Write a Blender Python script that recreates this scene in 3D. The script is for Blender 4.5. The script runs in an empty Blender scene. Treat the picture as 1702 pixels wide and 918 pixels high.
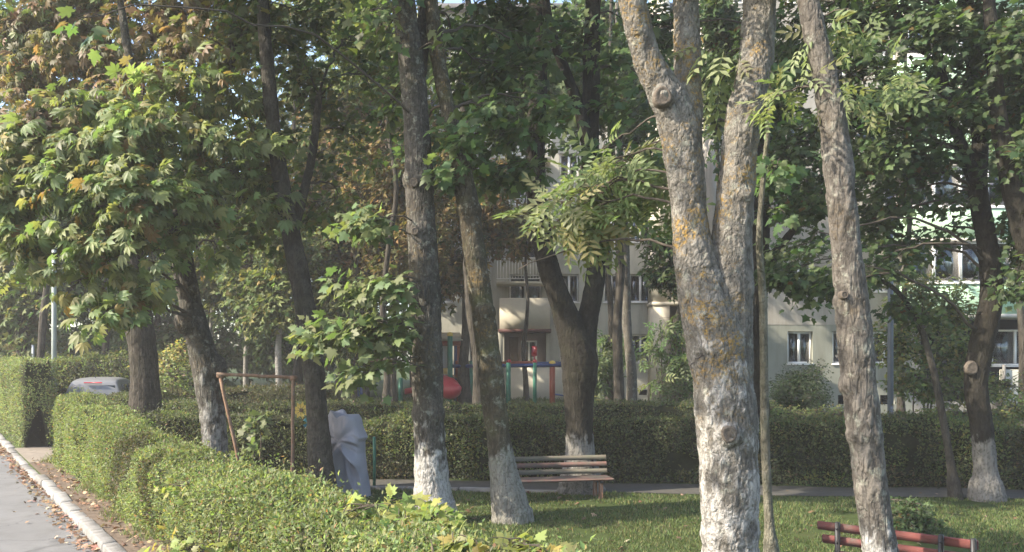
import bpy, math, random
import numpy as np
from mathutils import Vector, Matrix

random.seed(11)
RNG = np.random.default_rng(11)
SC = bpy.context.scene
COL = SC.collection

# ------------------------------------------------------------------ camera, world, sun, exposure
F, CX, HY, CH = 1400.0, 851.0, 600.0, 2.5           # focal length (px of a 1702 wide frame), principal column, horizon row, eye height
cam_data = bpy.data.cameras.new('street_camera')
cam = bpy.data.objects.new('street_camera', cam_data)
COL.objects.link(cam)
cam.location = (0, 0, CH)
cam.rotation_euler = (math.radians(90), 0, 0)
cam_data.sensor_width = 36.0
cam_data.lens = 36.0 * F / 1702.0
cam_data.shift_y = (HY - 459.0) / 1702.0
cam_data.clip_start = 0.1
cam_data.clip_end = 1500
SC.camera = cam

SUN_EL = math.radians(37)
SUN_AZ = math.atan2(-0.945, -0.33)                    # direction towards the sun, measured from +Y towards +X
sun_vec = Vector((math.sin(SUN_AZ) * math.cos(SUN_EL), math.cos(SUN_AZ) * math.cos(SUN_EL), math.sin(SUN_EL)))
world = bpy.data.worlds.new('World')
SC.world = world
world.use_nodes = True
wn = world.node_tree
sky = wn.nodes.new('ShaderNodeTexSky')
sky.sky_type = 'NISHITA'
sky.sun_disc = False
sky.sun_elevation = SUN_EL
sky.sun_rotation = SUN_AZ
sky.air_density = 1.0
sky.dust_density = 2.0
bg = wn.nodes['Background']
bg.inputs['Strength'].default_value = 0.15
wn.links.new(sky.outputs['Color'], bg.inputs['Color'])
sun_data = bpy.data.lights.new('sun', 'SUN')
sun_data.energy = 3.5
sun_data.angle = math.radians(0.55)
sun_data.color = (1.0, 0.90, 0.75)
sun = bpy.data.objects.new('sun', sun_data)
sun.rotation_euler = sun_vec.to_track_quat('Z', 'Y').to_euler()
sun.location = (-20, -10, 30)
COL.objects.link(sun)

SC.view_settings.view_transform = 'Standard'
SC.view_settings.look = 'None'
SC.view_settings.gamma = 1.0
SC.view_settings.exposure = 1.8
SC.render.engine = 'CYCLES'
cy = SC.cycles
cy.max_bounces = 6
cy.diffuse_bounces = 4
cy.glossy_bounces = 2
cy.transmission_bounces = 4
cy.transparent_max_bounces = 6
cy.use_denoising = True
cy.caustics_reflective = False
cy.caustics_refractive = False
cy.sample_clamp_indirect = 6.0


# ------------------------------------------------------------------ helpers
def P(px, py, Y):
    """a point at depth Y that the photograph shows at (px, py)"""
    return np.array([(px - CX) / F * Y, Y, CH - (py - HY) / F * Y])


def W(px, Y):
    return px / F * Y


DV = np.array([-0.573, 0.819])       # along the road
NV = np.array([0.819, 0.573])        # away from the road


def SN(s, n, z=0.0):
    q = DV * s + NV * n
    return np.array([q[0], q[1], z])


def sstep(a, b, x):
    t = np.clip((x - a) / (b - a), 0, 1)
    return t * t * (3 - 2 * t)


def _hash(ix, iy, iz, seed):
    h = (ix * 374761393 + iy * 668265263 + iz * 2147483647 + seed * 1274126177) & 0xFFFFFFFF
    h = ((h ^ (h >> 13)) * 1274126177) & 0xFFFFFFFF
    h = h ^ (h >> 16)
    return (h & 0xFFFF) / 65535.0


def vnoise(p, seed=0):
    p = np.asarray(p, float)
    i = np.floor(p).astype(np.int64)
    f = p - i
    f = f * f * (3 - 2 * f)
    r = 0
    for dx in (0, 1):
        for dy in (0, 1):
            for dz in (0, 1):
                w = (f[:, 0] if dx else 1 - f[:, 0]) * (f[:, 1] if dy else 1 - f[:, 1]) * (f[:, 2] if dz else 1 - f[:, 2])
                r = r + w * _hash(i[:, 0] + dx, i[:, 1] + dy, i[:, 2] + dz, seed)
    return r * 2 - 1


def terrain(x, y):
    x = np.asarray(x, float)
    y = np.asarray(y, float)
    n = x * NV[0] + y * NV[1]
    lvl = 0.78 + (0.47 - 0.78) * sstep(3, 9, x)
    z = 0.02 + sstep(18, 31, y) * lvl * sstep(2.0, 12, n)
    z = z + 0.09 * (1 - sstep(2.6, 4.2, n))
    p = np.stack([x * 0.6, y * 0.6, x * 0], -1).reshape(-1, 3)
    z = z + 0.025 * vnoise(p, 3).reshape(np.shape(x)) * sstep(3.5, 5, n) * (1 - sstep(60, 80, y))
    return z


def tz(x, y):
    return float(terrain(np.array([x]), np.array([y]))[0])


def tag(o, label=None, cat=None, group=None, kind=None):
    if label: o['label'] = label
    if cat: o['category'] = cat
    if group: o['group'] = group
    if kind: o['kind'] = kind
    return o


def empty(name, loc, rz=0.0, label=None, cat=None, group=None, kind=None):
    o = bpy.data.objects.new(name, None)
    o.empty_display_size = 0.2
    o.location = [float(v) for v in loc]
    o.rotation_euler = (0, 0, rz)
    COL.objects.link(o)
    return tag(o, label, cat, group, kind)


def link(name, me, parent=None):
    o = bpy.data.objects.new(name, me)
    COL.objects.link(o)
    if parent is not None:
        o.parent = parent
    return o


def mesh_np(name, V, faces, mat=None, col=None, smooth=False):
    """faces: list of (k, 3) or (k, 4) index arrays"""
    me = bpy.data.meshes.new(name)
    V = np.asarray(V, np.float32)
    loops = np.concatenate([np.asarray(f, np.int32).ravel() for f in faces])
    tot = np.concatenate([np.full(len(f), np.asarray(f).shape[1], np.int32) for f in faces])
    start = np.concatenate([[0], np.cumsum(tot)[:-1]]).astype(np.int32)
    me.vertices.add(len(V))
    me.vertices.foreach_set('co', V.ravel())
    me.loops.add(len(loops))
    me.loops.foreach_set('vertex_index', loops)
    me.polygons.add(len(tot))
    me.polygons.foreach_set('loop_start', start)
    me.polygons.foreach_set('loop_total', tot)
    if smooth:
        me.polygons.foreach_set('use_smooth', np.ones(len(tot), bool))
    if col is not None:
        a = me.attributes.new('col', 'FLOAT_COLOR', 'POINT')
        c = np.ones((len(V), 4), np.float32)
        c[:, :3] = col
        a.data.foreach_set('color', c.ravel())
    me.update(calc_edges=True)
    me.validate()
    if mat is not None:
        me.materials.append(mat)
    return me


class MB:
    """collects boxes, tubes and sheets into one mesh"""

    def __init__(self):
        self.v, self.q, self.t, self.n = [], [], [], 0

    def add(self, V, quads=None, tris=None):
        V = np.asarray(V, float)
        self.v.append(V)
        if quads is not None and len(quads): self.q.append(np.asarray(quads, int) + self.n)
        if tris is not None and len(tris): self.t.append(np.asarray(tris, int) + self.n)
        self.n += len(V)
        return self

    def box(self, a, b, bev=0.0):
        (x0, y0, z0), (x1, y1, z1) = a, b
        x0, x1 = min(x0, x1), max(x0, x1)
        y0, y1 = min(y0, y1), max(y0, y1)
        z0, z1 = min(z0, z1), max(z0, z1)
        if bev <= 0:
            V = [(x0, y0, z0), (x1, y0, z0), (x1, y1, z0), (x0, y1, z0), (x0, y0, z1), (x1, y0, z1), (x1, y1, z1), (x0, y1, z1)]
            return self.add(V, [(0, 3, 2, 1), (4, 5, 6, 7), (0, 1, 5, 4), (1, 2, 6, 5), (2, 3, 7, 6), (3, 0, 4, 7)])
        V, idx = [], {}
        for sx in (0, 1):
            for sy in (0, 1):
                for sz in (0, 1):
                    for ax in range(3):
                        c = [x1 if sx else x0, y1 if sy else y0, z1 if sz else z0]
                        for k, s in enumerate((sx, sy, sz)):
                            if k != ax: c[k] += -bev if s else bev
                        idx[(sx, sy, sz, ax)] = len(V)
                        V.append(c)
        Q, T = [], []
        I = lambda x, y, z, a: idx[(x, y, z, a)]
        for s in (0, 1):
            q = [I(s, 0, 0, 0), I(s, 1, 0, 0), I(s, 1, 1, 0), I(s, 0, 1, 0)]; Q.append(q if s else q[::-1])
            q = [I(0, s, 0, 1), I(1, s, 0, 1), I(1, s, 1, 1), I(0, s, 1, 1)]; Q.append(q[::-1] if s else q)
            q = [I(0, 0, s, 2), I(1, 0, s, 2), I(1, 1, s, 2), I(0, 1, s, 2)]; Q.append(q if s else q[::-1])
        for a in (0, 1):
            for b_ in (0, 1):
                f = (a + b_) % 2 == 0
                q = [I(a, b_, 0, 0), I(a, b_, 1, 0), I(a, b_, 1, 1), I(a, b_, 0, 1)]; Q.append(q if f else q[::-1])
                q = [I(a, 0, b_, 0), I(a, 1, b_, 0), I(a, 1, b_, 2), I(a, 0, b_, 2)]; Q.append(q[::-1] if not f else q)
                q = [I(0, a, b_, 1), I(1, a, b_, 1), I(1, a, b_, 2), I(0, a, b_, 2)]; Q.append(q if not f else q[::-1])
                for c in (0, 1):
                    T.append([I(a, b_, c, 0), I(a, b_, c, 1), I(a, b_, c, 2)])
        return self.add(V, Q, T)

    def tube(self, pts, rad, sides=8, cap=True):
        V, Q, T = tube_arrays(pts, rad, sides, cap)
        return self.add(V, Q, T)

    def bar(self, a, b, r, sides=8):
        return self.tube([a, b], [r, r], sides)

    def ball(self, c, r, seg=12, rings=8, scale=(1, 1, 1)):
        th = np.linspace(0, math.pi, rings + 1)
        pts = [(0, 0, -1)]
        V = []
        for k in range(1, rings):
            for j in range(seg):
                a = 2 * math.pi * j / seg
                V.append((math.sin(th[k]) * math.cos(a), math.sin(th[k]) * math.sin(a), math.cos(th[k])))
        V.append((0, 0, 1)); V.append((0, 0, -1))
        top, bot = len(V) - 2, len(V) - 1
        Q, T = [], []
        for k in range(rings - 2):
            for j in range(seg):
                j2 = (j + 1) % seg
                Q.append((k * seg + j, (k + 1) * seg + j, (k + 1) * seg + j2, k * seg + j2))
        for j in range(seg):
            j2 = (j + 1) % seg
            T.append((top, j, j2)); T.append((bot, (rings - 2) * seg + j2, (rings - 2) * seg + j))
        V = np.array(V) * r * np.array(scale) + np.array(c)
        return self.add(V, Q, T)

    def arrays(self):
        return np.concatenate(self.v), [np.concatenate(x) for x in (self.q, self.t) if x]

    def build(self, name, mat, parent=None, off=None, smooth=False, col=None):
        V, f = self.arrays()
        if off is not None: V = V - np.asarray(off)
        return link(name, mesh_np(name, V, f, mat, col, smooth), parent)


def tube_arrays(pts, rad, sides=8, cap=True):
    pts = np.asarray(pts, float)
    rad = np.broadcast_to(np.asarray(rad, float), (len(pts),))
    d = np.gradient(pts, axis=0)
    d /= np.linalg.norm(d, axis=1)[:, None] + 1e-9
    u = np.cross(d[0], [0, 1, 0.01]); u /= np.linalg.norm(u) + 1e-9
    V = []
    a = np.arange(sides) * 2 * math.pi / sides
    for k in range(len(pts)):
        u = u - d[k] * np.dot(u, d[k]); u /= np.linalg.norm(u) + 1e-9
        w = np.cross(d[k], u)
        V.append(pts[k] + rad[k] * (np.cos(a)[:, None] * u + np.sin(a)[:, None] * w))
    V = np.concatenate(V)
    j = np.arange(sides); j2 = (j + 1) % sides
    Q = np.concatenate([np.stack([k * sides + j, k * sides + j2, (k + 1) * sides + j2, (k + 1) * sides + j], 1) for k in range(len(pts) - 1)])
    T = np.zeros((0, 3), int)
    if cap:
        n = len(V)
        V = np.concatenate([V, pts[:1], pts[-1:]])
        e = (len(pts) - 1) * sides
        T = np.concatenate([np.stack([np.full(sides, n), j2, j], 1), np.stack([np.full(sides, n + 1), e + j, e + j2], 1)])
    return V, Q, T


def spline(pts, n):
    """Catmull-Rom through rows of pts (any number of columns), n samples a span"""
    p = np.asarray(pts, float)
    if len(p) < 3:
        t = np.linspace(0, 1, n + 1)[:, None]
        return p[0] * (1 - t) + p[-1] * t
    p = np.concatenate([[2 * p[0] - p[1]], p, [2 * p[-1] - p[-2]]])
    out = []
    for k in range(1, len(p) - 2):
        for t in np.arange(n) / n:
            out.append(0.5 * ((2 * p[k]) + (-p[k - 1] + p[k + 1]) * t + (2 * p[k - 1] - 5 * p[k] + 4 * p[k + 1] - p[k + 2]) * t * t + (-p[k - 1] + 3 * p[k] - 3 * p[k + 1] + p[k + 2]) * t ** 3))
    out.append(p[-2])
    return np.array(out)


# ------------------------------------------------------------------ materials
def new_mat(name):
    m = bpy.data.materials.new(name)
    m.use_nodes = True
    nt = m.node_tree
    b = nt.nodes['Principled BSDF']
    return m, nt, b


def N(nt, typ, **kw):
    n = nt.nodes.new(typ)
    for k, v in kw.items():
        if k.startswith('i_'):
            key = k[2:]
            key = int(key) if key.isdigit() else key.replace('_', ' ')
            n.inputs[key].default_value = v
        else:
            setattr(n, k, v)
    return n


def ramp(nt, src, stops):
    r = nt.nodes.new('ShaderNodeValToRGB')
    e = r.color_ramp.elements
    while len(e) < len(stops): e.new(0.5)
    for el, (p, c) in zip(e, stops):
        el.position = p
        el.color = (*c, 1) if len(c) == 3 else c
    nt.links.new(src, r.inputs[0])
    return r.outputs[0]


def mixc(nt, fac, a, b, blend='MIX'):
    m = nt.nodes.new('ShaderNodeMix')
    m.data_type = 'RGBA'
    m.blend_type = blend
    for s, v in ((0, fac), (6, a), (7, b)):
        if hasattr(v, 'is_output'): nt.links.new(v, m.inputs[s])
        else: m.inputs[s].default_value = v if s == 0 else ((*v, 1) if len(v) == 3 else v)
    return m.outputs[2]


def math_n(nt, op, a, b=0.0, clamp=False):
    m = nt.nodes.new('ShaderNodeMath')
    m.operation = op
    m.use_clamp = clamp
    for s, v in ((0, a), (1, b)):
        if hasattr(v, 'is_output'): nt.links.new(v, m.inputs[s])
        else: m.inputs[s].default_value = v
    return m.outputs[0]


def coords(nt, scale=(1, 1, 1), kind='Object'):
    tc = nt.nodes.new('ShaderNodeTexCoord')
    mp = nt.nodes.new('ShaderNodeMapping')
    mp.inputs['Scale'].default_value = scale
    nt.links.new(tc.outputs[kind], mp.inputs[0])
    return mp.outputs[0], tc.outputs[kind]


def noise(nt, vec, scale, detail=4, rough=0.6, dist=0.0):
    n = N(nt, 'ShaderNodeTexNoise', i_Scale=scale, i_Detail=detail, i_Roughness=rough, i_Distortion=dist)
    nt.links.new(vec, n.inputs['Vector'])
    return n.outputs[0]


def bump(nt, b, h, strength=0.5, distance=0.02):
    bp = N(nt, 'ShaderNodeBump', i_Strength=strength, i_Distance=distance)
    nt.links.new(h, bp.inputs['Height'])
    nt.links.new(bp.outputs[0], b.inputs['Normal'])


def leaf_mat(name, trans=0.48, rough=0.5, spec=0.32, gain=(1.2, 1.3, 0.7)):
    m, nt, b = new_mat(name)
    at = N(nt, 'ShaderNodeAttribute', attribute_name='col')
    nt.links.new(at.outputs['Color'], b.inputs['Base Color'])
    b.inputs['Roughness'].default_value = rough
    b.inputs['Specular IOR Level'].default_value = spec
    tr = nt.nodes.new('ShaderNodeBsdfTranslucent')
    nt.links.new(mixc(nt, 1.0, at.outputs['Color'], gain, 'MULTIPLY'), tr.inputs['Color'])
    mx = nt.nodes.new('ShaderNodeMixShader')
    mx.inputs[0].default_value = trans
    nt.links.new(b.outputs[0], mx.inputs[1])
    nt.links.new(tr.outputs[0], mx.inputs[2])
    nt.links.new(mx.outputs[0], nt.nodes['Material Output'].inputs['Surface'])
    return m


def bark_mat(name, dark, light, white_h=0.0, lichen=0.0, plate=9.0, stretch=0.28, crack=0.5, moss=0.0, white_k=0.8, use_relief=True, white_t=0.6, white_c=(0.42, 0.41, 0.385)):
    """bark with plates, optional limewash up to white_h metres and yellow lichen"""
    m, nt, b = new_mat(name)
    v, raw = coords(nt, (1, 1, stretch))
    vo = N(nt, 'ShaderNodeTexVoronoi', feature='DISTANCE_TO_EDGE', i_Scale=plate)
    n1 = noise(nt, v, 6, 6, 0.65)
    wv = nt.nodes.new('ShaderNodeVectorMath'); wv.operation = 'MULTIPLY_ADD'
    nz = N(nt, 'ShaderNodeTexNoise', i_Scale=7.0, i_Detail=5)
    nt.links.new(v, nz.inputs['Vector'])
    nt.links.new(nz.outputs['Color'], wv.inputs[0]); wv.inputs[1].default_value = (0.34, 0.34, 0.3)
    nt.links.new(v, wv.inputs[2]); nt.links.new(wv.outputs[0], vo.inputs['Vector'])
    edge = ramp(nt, vo.outputs['Distance'], [(0.0, (0, 0, 0)), (0.30, (1, 1, 1))])
    fine = noise(nt, raw, 38, 6, 0.7)
    base = ramp(nt, n1, [(0.2, dark), (0.8, light)])
    base = mixc(nt, math_n(nt, 'MULTIPLY', math_n(nt, 'MULTIPLY', math_n(nt, 'SUBTRACT', 1.0, edge), crack), ramp(nt, noise(nt, raw, 3.2, 4, 0.6), [(0.38, (0.1, 0.1, 0.1)), (0.62, (1, 1, 1))])), base, tuple(c * 0.4 for c in dark))
    base = mixc(nt, 0.55, base, ramp(nt, fine, [(0.3, (0.45, 0.45, 0.45)), (0.72, (1, 1, 1))]), 'MULTIPLY')
    rl = N(nt, 'ShaderNodeAttribute', attribute_name='relief').outputs['Fac']
    fk = N(nt, 'ShaderNodeAttribute', attribute_name='flake').outputs['Fac']
    if use_relief:
        base = mixc(nt, 1.0, base, ramp(nt, fk, [(0.1, (0.82, 0.81, 0.79)), (0.9, (1.12, 1.12, 1.11))]), 'MULTIPLY')
        base = mixc(nt, math_n(nt, 'MULTIPLY', math_n(nt, 'SUBTRACT', 1.0, rl), 0.75), base, tuple(c * 0.35 for c in dark))
    sx = nt.nodes.new('ShaderNodeSeparateXYZ'); nt.links.new(raw, sx.inputs[0])
    if moss:
        mk = ramp(nt, noise(nt, raw, 2.2, 5, 0.7), [(0.5, (0, 0, 0)), (0.7, (moss, moss, moss))])
        base = mixc(nt, mk, base, (0.075, 0.085, 0.03))
    if lichen:
        l1 = noise(nt, raw, 2.0, 6, 0.75)
        l2 = noise(nt, raw, 26, 6, 0.75)
        lm = math_n(nt, 'MULTIPLY', ramp(nt, l1, [(0.50, (0, 0, 0)), (0.60, (1, 1, 1))]), ramp(nt, l2, [(0.47, (0, 0, 0)), (0.58, (1, 1, 1))]))
        lm = math_n(nt, 'MULTIPLY', lm, lichen, True)
        zm = ramp(nt, math_n(nt, 'DIVIDE', sx.outputs[2], 6.0), [(0.22, (0, 0, 0)), (0.4, (1, 1, 1))])
        base = mixc(nt, math_n(nt, 'MULTIPLY', lm, zm), base, (0.27, 0.17, 0.045))
        gl = math_n(nt, 'MULTIPLY', ramp(nt, noise(nt, raw, 9, 5, 0.7), [(0.55, (0, 0, 0)), (0.66, (1, 1, 1))]), 0.5)
        base = mixc(nt, gl, base, (0.30, 0.31, 0.25))
    if white_h:
        fv = math_n(nt, 'ADD', math_n(nt, 'MULTIPLY', noise(nt, v, 8, 7, 0.78), 0.75), math_n(nt, 'MULTIPLY', fk, 0.25) if use_relief else 0.12)
        big = math_n(nt, 'MULTIPLY', math_n(nt, 'SUBTRACT', noise(nt, raw, 2.2, 3, 0.5), 0.5), 0.5)
        zz = math_n(nt, 'SUBTRACT', 1.0, math_n(nt, 'DIVIDE', sx.outputs[2], white_h))
        fv = math_n(nt, 'ADD', math_n(nt, 'ADD', fv, big), math_n(nt, 'MULTIPLY', math_n(nt, 'MINIMUM', zz, 0.55), white_t))
        wm = ramp(nt, fv, [(0.47, (0.0, 0.0, 0.0)), (0.60, (1, 1, 1))])
        wm = math_n(nt, 'MULTIPLY', wm, math_n(nt, 'ADD', 0.35, math_n(nt, 'MULTIPLY', rl if use_relief else edge, 0.65)))
        wm = math_n(nt, 'MULTIPLY', wm, white_k)
        base = mixc(nt, wm, base, white_c)
    nt.links.new(base, b.inputs['Base Color'])
    b.inputs['Roughness'].default_value = 0.9
    b.inputs['Specular IOR Level'].default_value = 0.15
    h = math_n(nt, 'ADD', math_n(nt, 'MULTIPLY', edge, 0.8), math_n(nt, 'MULTIPLY', fine, 0.6))
    h = math_n(nt, 'ADD', h, math_n(nt, 'MULTIPLY', noise(nt, v, 30, 6, 0.75), 0.9))
    bump(nt, b, h, 1.0, 0.014)
    return m


def plain_mat(name, col, rough=0.6, var=0.15, scale=8.0, metal=0.0, spec=0.4, bumpy=0.0, dirt=None):
    m, nt, b = new_mat(name)
    v, raw = coords(nt)
    n = noise(nt, raw, scale, 5, 0.65)
    c = ramp(nt, n, [(0.25, tuple(x * (1 - var) for x in col)), (0.75, tuple(min(1, x * (1 + var)) for x in col))])
    if dirt:
        d = ramp(nt, noise(nt, raw, scale * 0.35, 6, 0.7), [(0.45, (0, 0, 0)), (0.7, (0.7, 0.7, 0.7))])
        c = mixc(nt, d, c, dirt)
    nt.links.new(c, b.inputs['Base Color'])
    b.inputs['Roughness'].default_value = rough
    b.inputs['Metallic'].default_value = metal
    b.inputs['Specular IOR Level'].default_value = spec
    if bumpy: bump(nt, b, n, bumpy, 0.01)
    return m


M = {}
M['leaf'] = leaf_mat('leaf_tissue')
M['leaf_far'] = leaf_mat('leaf_tissue_far', 0.34, 0.6, 0.2)
M['grass_blade'] = leaf_mat('grass_blade_tissue', 0.3, 0.55, 0.2, (1.2, 1.3, 0.6))
M['dead'] = leaf_mat('dry_leaf', 0.15, 0.75, 0.15, (1.1, 1.0, 0.8))
M['twig'] = plain_mat('twig_bark', (0.075, 0.06, 0.045), 0.9, 0.3, 20)
M['hedge_core'] = plain_mat('hedge_shade_core', (0.03, 0.032, 0.018), 1.0, 0.4, 14, spec=0.0)  # colour set dark for the shade inside the hedge
M['bark_big'] = bark_mat('plated_bark', (0.150, 0.137, 0.117), (0.275, 0.257, 0.227), 1.6, 1.0, 13.0, 0.6, 0.35, 0, 0.62, True, 0.17, (0.46, 0.44, 0.405))
M['bark_pale'] = bark_mat('flaking_grey_bark', (0.098, 0.087, 0.075), (0.22, 0.198, 0.172), 0.85, 0.1, 12, 0.25, 0.5, 0, 0.75, True, 0.5)
M['bark_maple'] = bark_mat('grey_maple_bark', (0.066, 0.060, 0.052), (0.155, 0.142, 0.124), 1.2, 0.25, 16, 0.2, 0.5, 0.2, 0.88, True, 0.42, (0.41, 0.395, 0.365))
M['bark_chestnut'] = bark_mat('grey_chestnut_bark', (0.066, 0.060, 0.052), (0.165, 0.152, 0.132), 1.5, 0.15, 16, 0.2, 0.5, 0.1, 0.55, True, 0.28, (0.36, 0.35, 0.33))
M['bark_lime'] = bark_mat('dark_grey_lime_bark', (0.048, 0.043, 0.036), (0.115, 0.104, 0.088), 0.0, 0.0, 15, 0.2, 0.5, 0.2)
M['bark_mossy'] = bark_mat('mossy_maple_bark', (0.066, 0.057, 0.04), (0.14, 0.12, 0.085), 1.1, 0.35, 16, 0.2, 0.5, 0.6, 0.5, True, 0.8, (0.33, 0.325, 0.29))
M['bark_dark'] = bark_mat('dark_bark', (0.026, 0.023, 0.018), (0.056, 0.05, 0.04), 1.05, 0.0, 14, 0.22, 0.55, 0.1, 0.55, True, 1.2, (0.33, 0.315, 0.285))
M['bark_plain'] = bark_mat('dark_unpainted_bark', (0.05, 0.043, 0.034), (0.125, 0.11, 0.09), 0.0, 0.0, 13, 0.13, 1.0, 0.1)
M['bark_birch'] = bark_mat('pale_birch_bark', (0.22, 0.21, 0.19), (0.48, 0.46, 0.42), 0.0, 0.0, 9, 1.2, 0.6, use_relief=False)
M['bark_far'] = bark_mat('distant_dark_bark', (0.05, 0.043, 0.034), (0.125, 0.11, 0.09), 0.0, 0.0, 13, 0.13, 1.0, 0.1, use_relief=False)
M['bark_far_grey'] = bark_mat('distant_grey_bark', (0.082, 0.074, 0.062), (0.19, 0.173, 0.148), 0.0, 0.1, 16, 0.2, 0.6, 0.2, use_relief=False)
M['wood_scar'] = plain_mat('healed_branch_scar', (0.12, 0.10, 0.08), 0.95, 0.5, 40, spec=0.1, bumpy=1.0, dirt=(0.06, 0.05, 0.04))

# ------------------------------------------------------------------ leaf templates (base at origin, along +Y, face +Z)
def t_chestnut():
    V, T = [], []
    for a, L in zip((-104, -66, -32, 0, 32, 66, 104), (0.5, 0.74, 0.92, 1.0, 0.92, 0.74, 0.5)):
        a = math.radians(a)
        n = len(V)
        for (u, w, z) in ((0.04, 0, 0), (0.64, 0.19, -0.13), (0.64, -0.19, -0.13), (0.64, 0, -0.19), (1.0, 0, -0.42)):
            u, w, z = u * L, w * L, z * L
            V.append((u * math.sin(a) + w * math.cos(a), u * math.cos(a) - w * math.sin(a), z))
        T += [(n, n + 1, n + 3), (n, n + 3, n + 2), (n + 1, n + 4, n + 3), (n + 3, n + 4, n + 2)]
    return np.array(V), np.array(T)[:, ::-1]


def t_maple():
    h = [(0.16, -0.10), (0.42, -0.05), (0.30, 0.13), (0.62, 0.30), (0.43, 0.40), (0.50, 0.60), (0.24, 0.52), (0.20, 0.72)]
    out = [(0, 0)] + h + [(0, 1.0)] + [(-x, y) for x, y in h[::-1]]
    V = [(0, 0.28, 0.0)]
    for x, y in out:
        r = math.hypot(x, y - 0.28)
        V.append((x, y, -0.22 * r * r - 0.05 * abs(x)))
    k = len(out)
    T = [(0, 1 + i, 1 + (i + 1) % k) for i in range(k)]
    return np.array(V), np.array(T)


def t_compound():
    V, T = [], []
    def z(y): return -0.28 * y * y
    n = 0
    V += [(-0.008, 0, 0), (0.008, 0, 0), (0.004, 0.95, z(0.95))]; T.append((0, 1, 2))
    L = [(y, s) for y in (0.30, 0.54, 0.78) for s in (-1, 1)] + [(0.9, 0)]
    for y, s in L:
        n = len(V)
        ang = math.radians(58) * s if s else 0
        l = 0.44 if s else 0.42
        d = np.array([math.sin(ang), math.cos(ang)])
        w = np.array([d[1], -d[0]])
        b0 = np.array([0, y])
        for (u, ww, dz) in ((0, 0, 0), (0.48, 0.19, -0.03), (0.48, -0.19, -0.03), (1, 0, -0.26)):
            q = b0 + d * u * l + w * ww * l
            V.append((q[0], q[1], z(y) + dz * l + (0.0 if ww == 0 else 0.012)))
        T += [(n, n + 1, n + 3), (n, n + 3, n + 2)]
    return np.array(V), np.array(T)[:, ::-1]


def t_simple():
    V = [(0, 0, 0), (0.26, 0.42, 0.06), (-0.26, 0.42, 0.06), (0, 0.45, -0.02), (0, 1, -0.12)]
    return np.array(V), np.array([(0, 1, 3), (0, 3, 2), (1, 4, 3), (3, 4, 2)])


def t_small():
    V = [(0, 0, 0), (0.24, 0.45, 0.05), (-0.24, 0.45, 0.05), (0, 1, -0.08)]
    return np.array(V), np.array([(0, 1, 3), (0, 3, 2)])


def t_sprig():
    V, T = [], []
    for a, L, dz in ((-62, 0.75, 0.1), (-8, 1.0, 0), (50, 0.8, -0.1)):
        a = math.radians(a)
        v, t = t_small()
        n = len(V)
        for x, y, z in v * L:
            V.append((x * math.cos(a) + y * math.sin(a), -x * math.sin(a) + y * math.cos(a), z + dz * y))
        T += [tuple(i + n for i in q) for q in t]
    return np.array(V), np.array(T)


def t_maple_cut():
    h = [(0.40, -0.04), (0.30, 0.16), (0.60, 0.36), (0.30, 0.50)]
    out = [(0, 0)] + h + [(0, 1.0)] + [(-x, y) for x, y in h[::-1]]
    V = [(0, 0.28, 0.0)] + [(x, y, -0.22 * (x * x + (y - 0.28) ** 2) - 0.05 * abs(x)) for x, y in out]
    k = len(out)
    return np.array(V), np.array([(0, 1 + i, 1 + (i + 1) % k) for i in range(k)])


TMPL = dict(chestnut=t_chestnut(), maple=t_maple(), maple_cut=t_maple_cut(), compound=t_compound(), simple=t_simple(), small=t_small(), sprig=t_sprig())


def frames(ydir, nrm):
    y = ydir / (np.linalg.norm(ydir, axis=1)[:, None] + 1e-9)
    z = nrm - y * np.sum(nrm * y, 1)[:, None]
    z /= np.linalg.norm(z, axis=1)[:, None] + 1e-9
    x = np.cross(y, z)
    return x, y, z


def place(tm, pos, ydir, nrm, size, colr):
    V, T = TMPL[tm]
    x, y, z = frames(ydir, nrm)
    n, k = len(pos), len(V)
    s = np.asarray(size)[:, None, None]
    rg = np.random.default_rng(n)
    x = x * rg.uniform(0.78, 1.15, (n, 1))
    z = z * rg.uniform(0.1, 2.3, (n, 1))
    bend = rg.normal(0, 0.14, (n, 1)) * (V[None, :, 1] ** 2) + rg.normal(0, 0.22, (n, 1)) * V[None, :, 0] * V[None, :, 1]
    out = pos[:, None, :] + s * (V[None, :, 0, None] * x[:, None, :] + V[None, :, 1, None] * y[:, None, :] + (V[None, :, 2, None] + bend[:, :, None]) * z[:, None, :])
    tri = T[None] + (np.arange(n) * k)[:, None, None]
    return out.reshape(-1, 3), tri.reshape(-1, 3), np.repeat(colr, k, axis=0)


def pick_colours(pal, n, jit=0.22, rng=RNG):
    w = np.array([p[0] for p in pal], float); w /= w.sum()
    c = np.array([p[1] for p in pal])[rng.choice(len(pal), n, p=w)]
    return c * (1 + jit * rng.standard_normal((n, 1)).clip(-2, 2)) * (1 + 0.08 * rng.standard_normal((n, 3)).clip(-2, 2))


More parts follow.
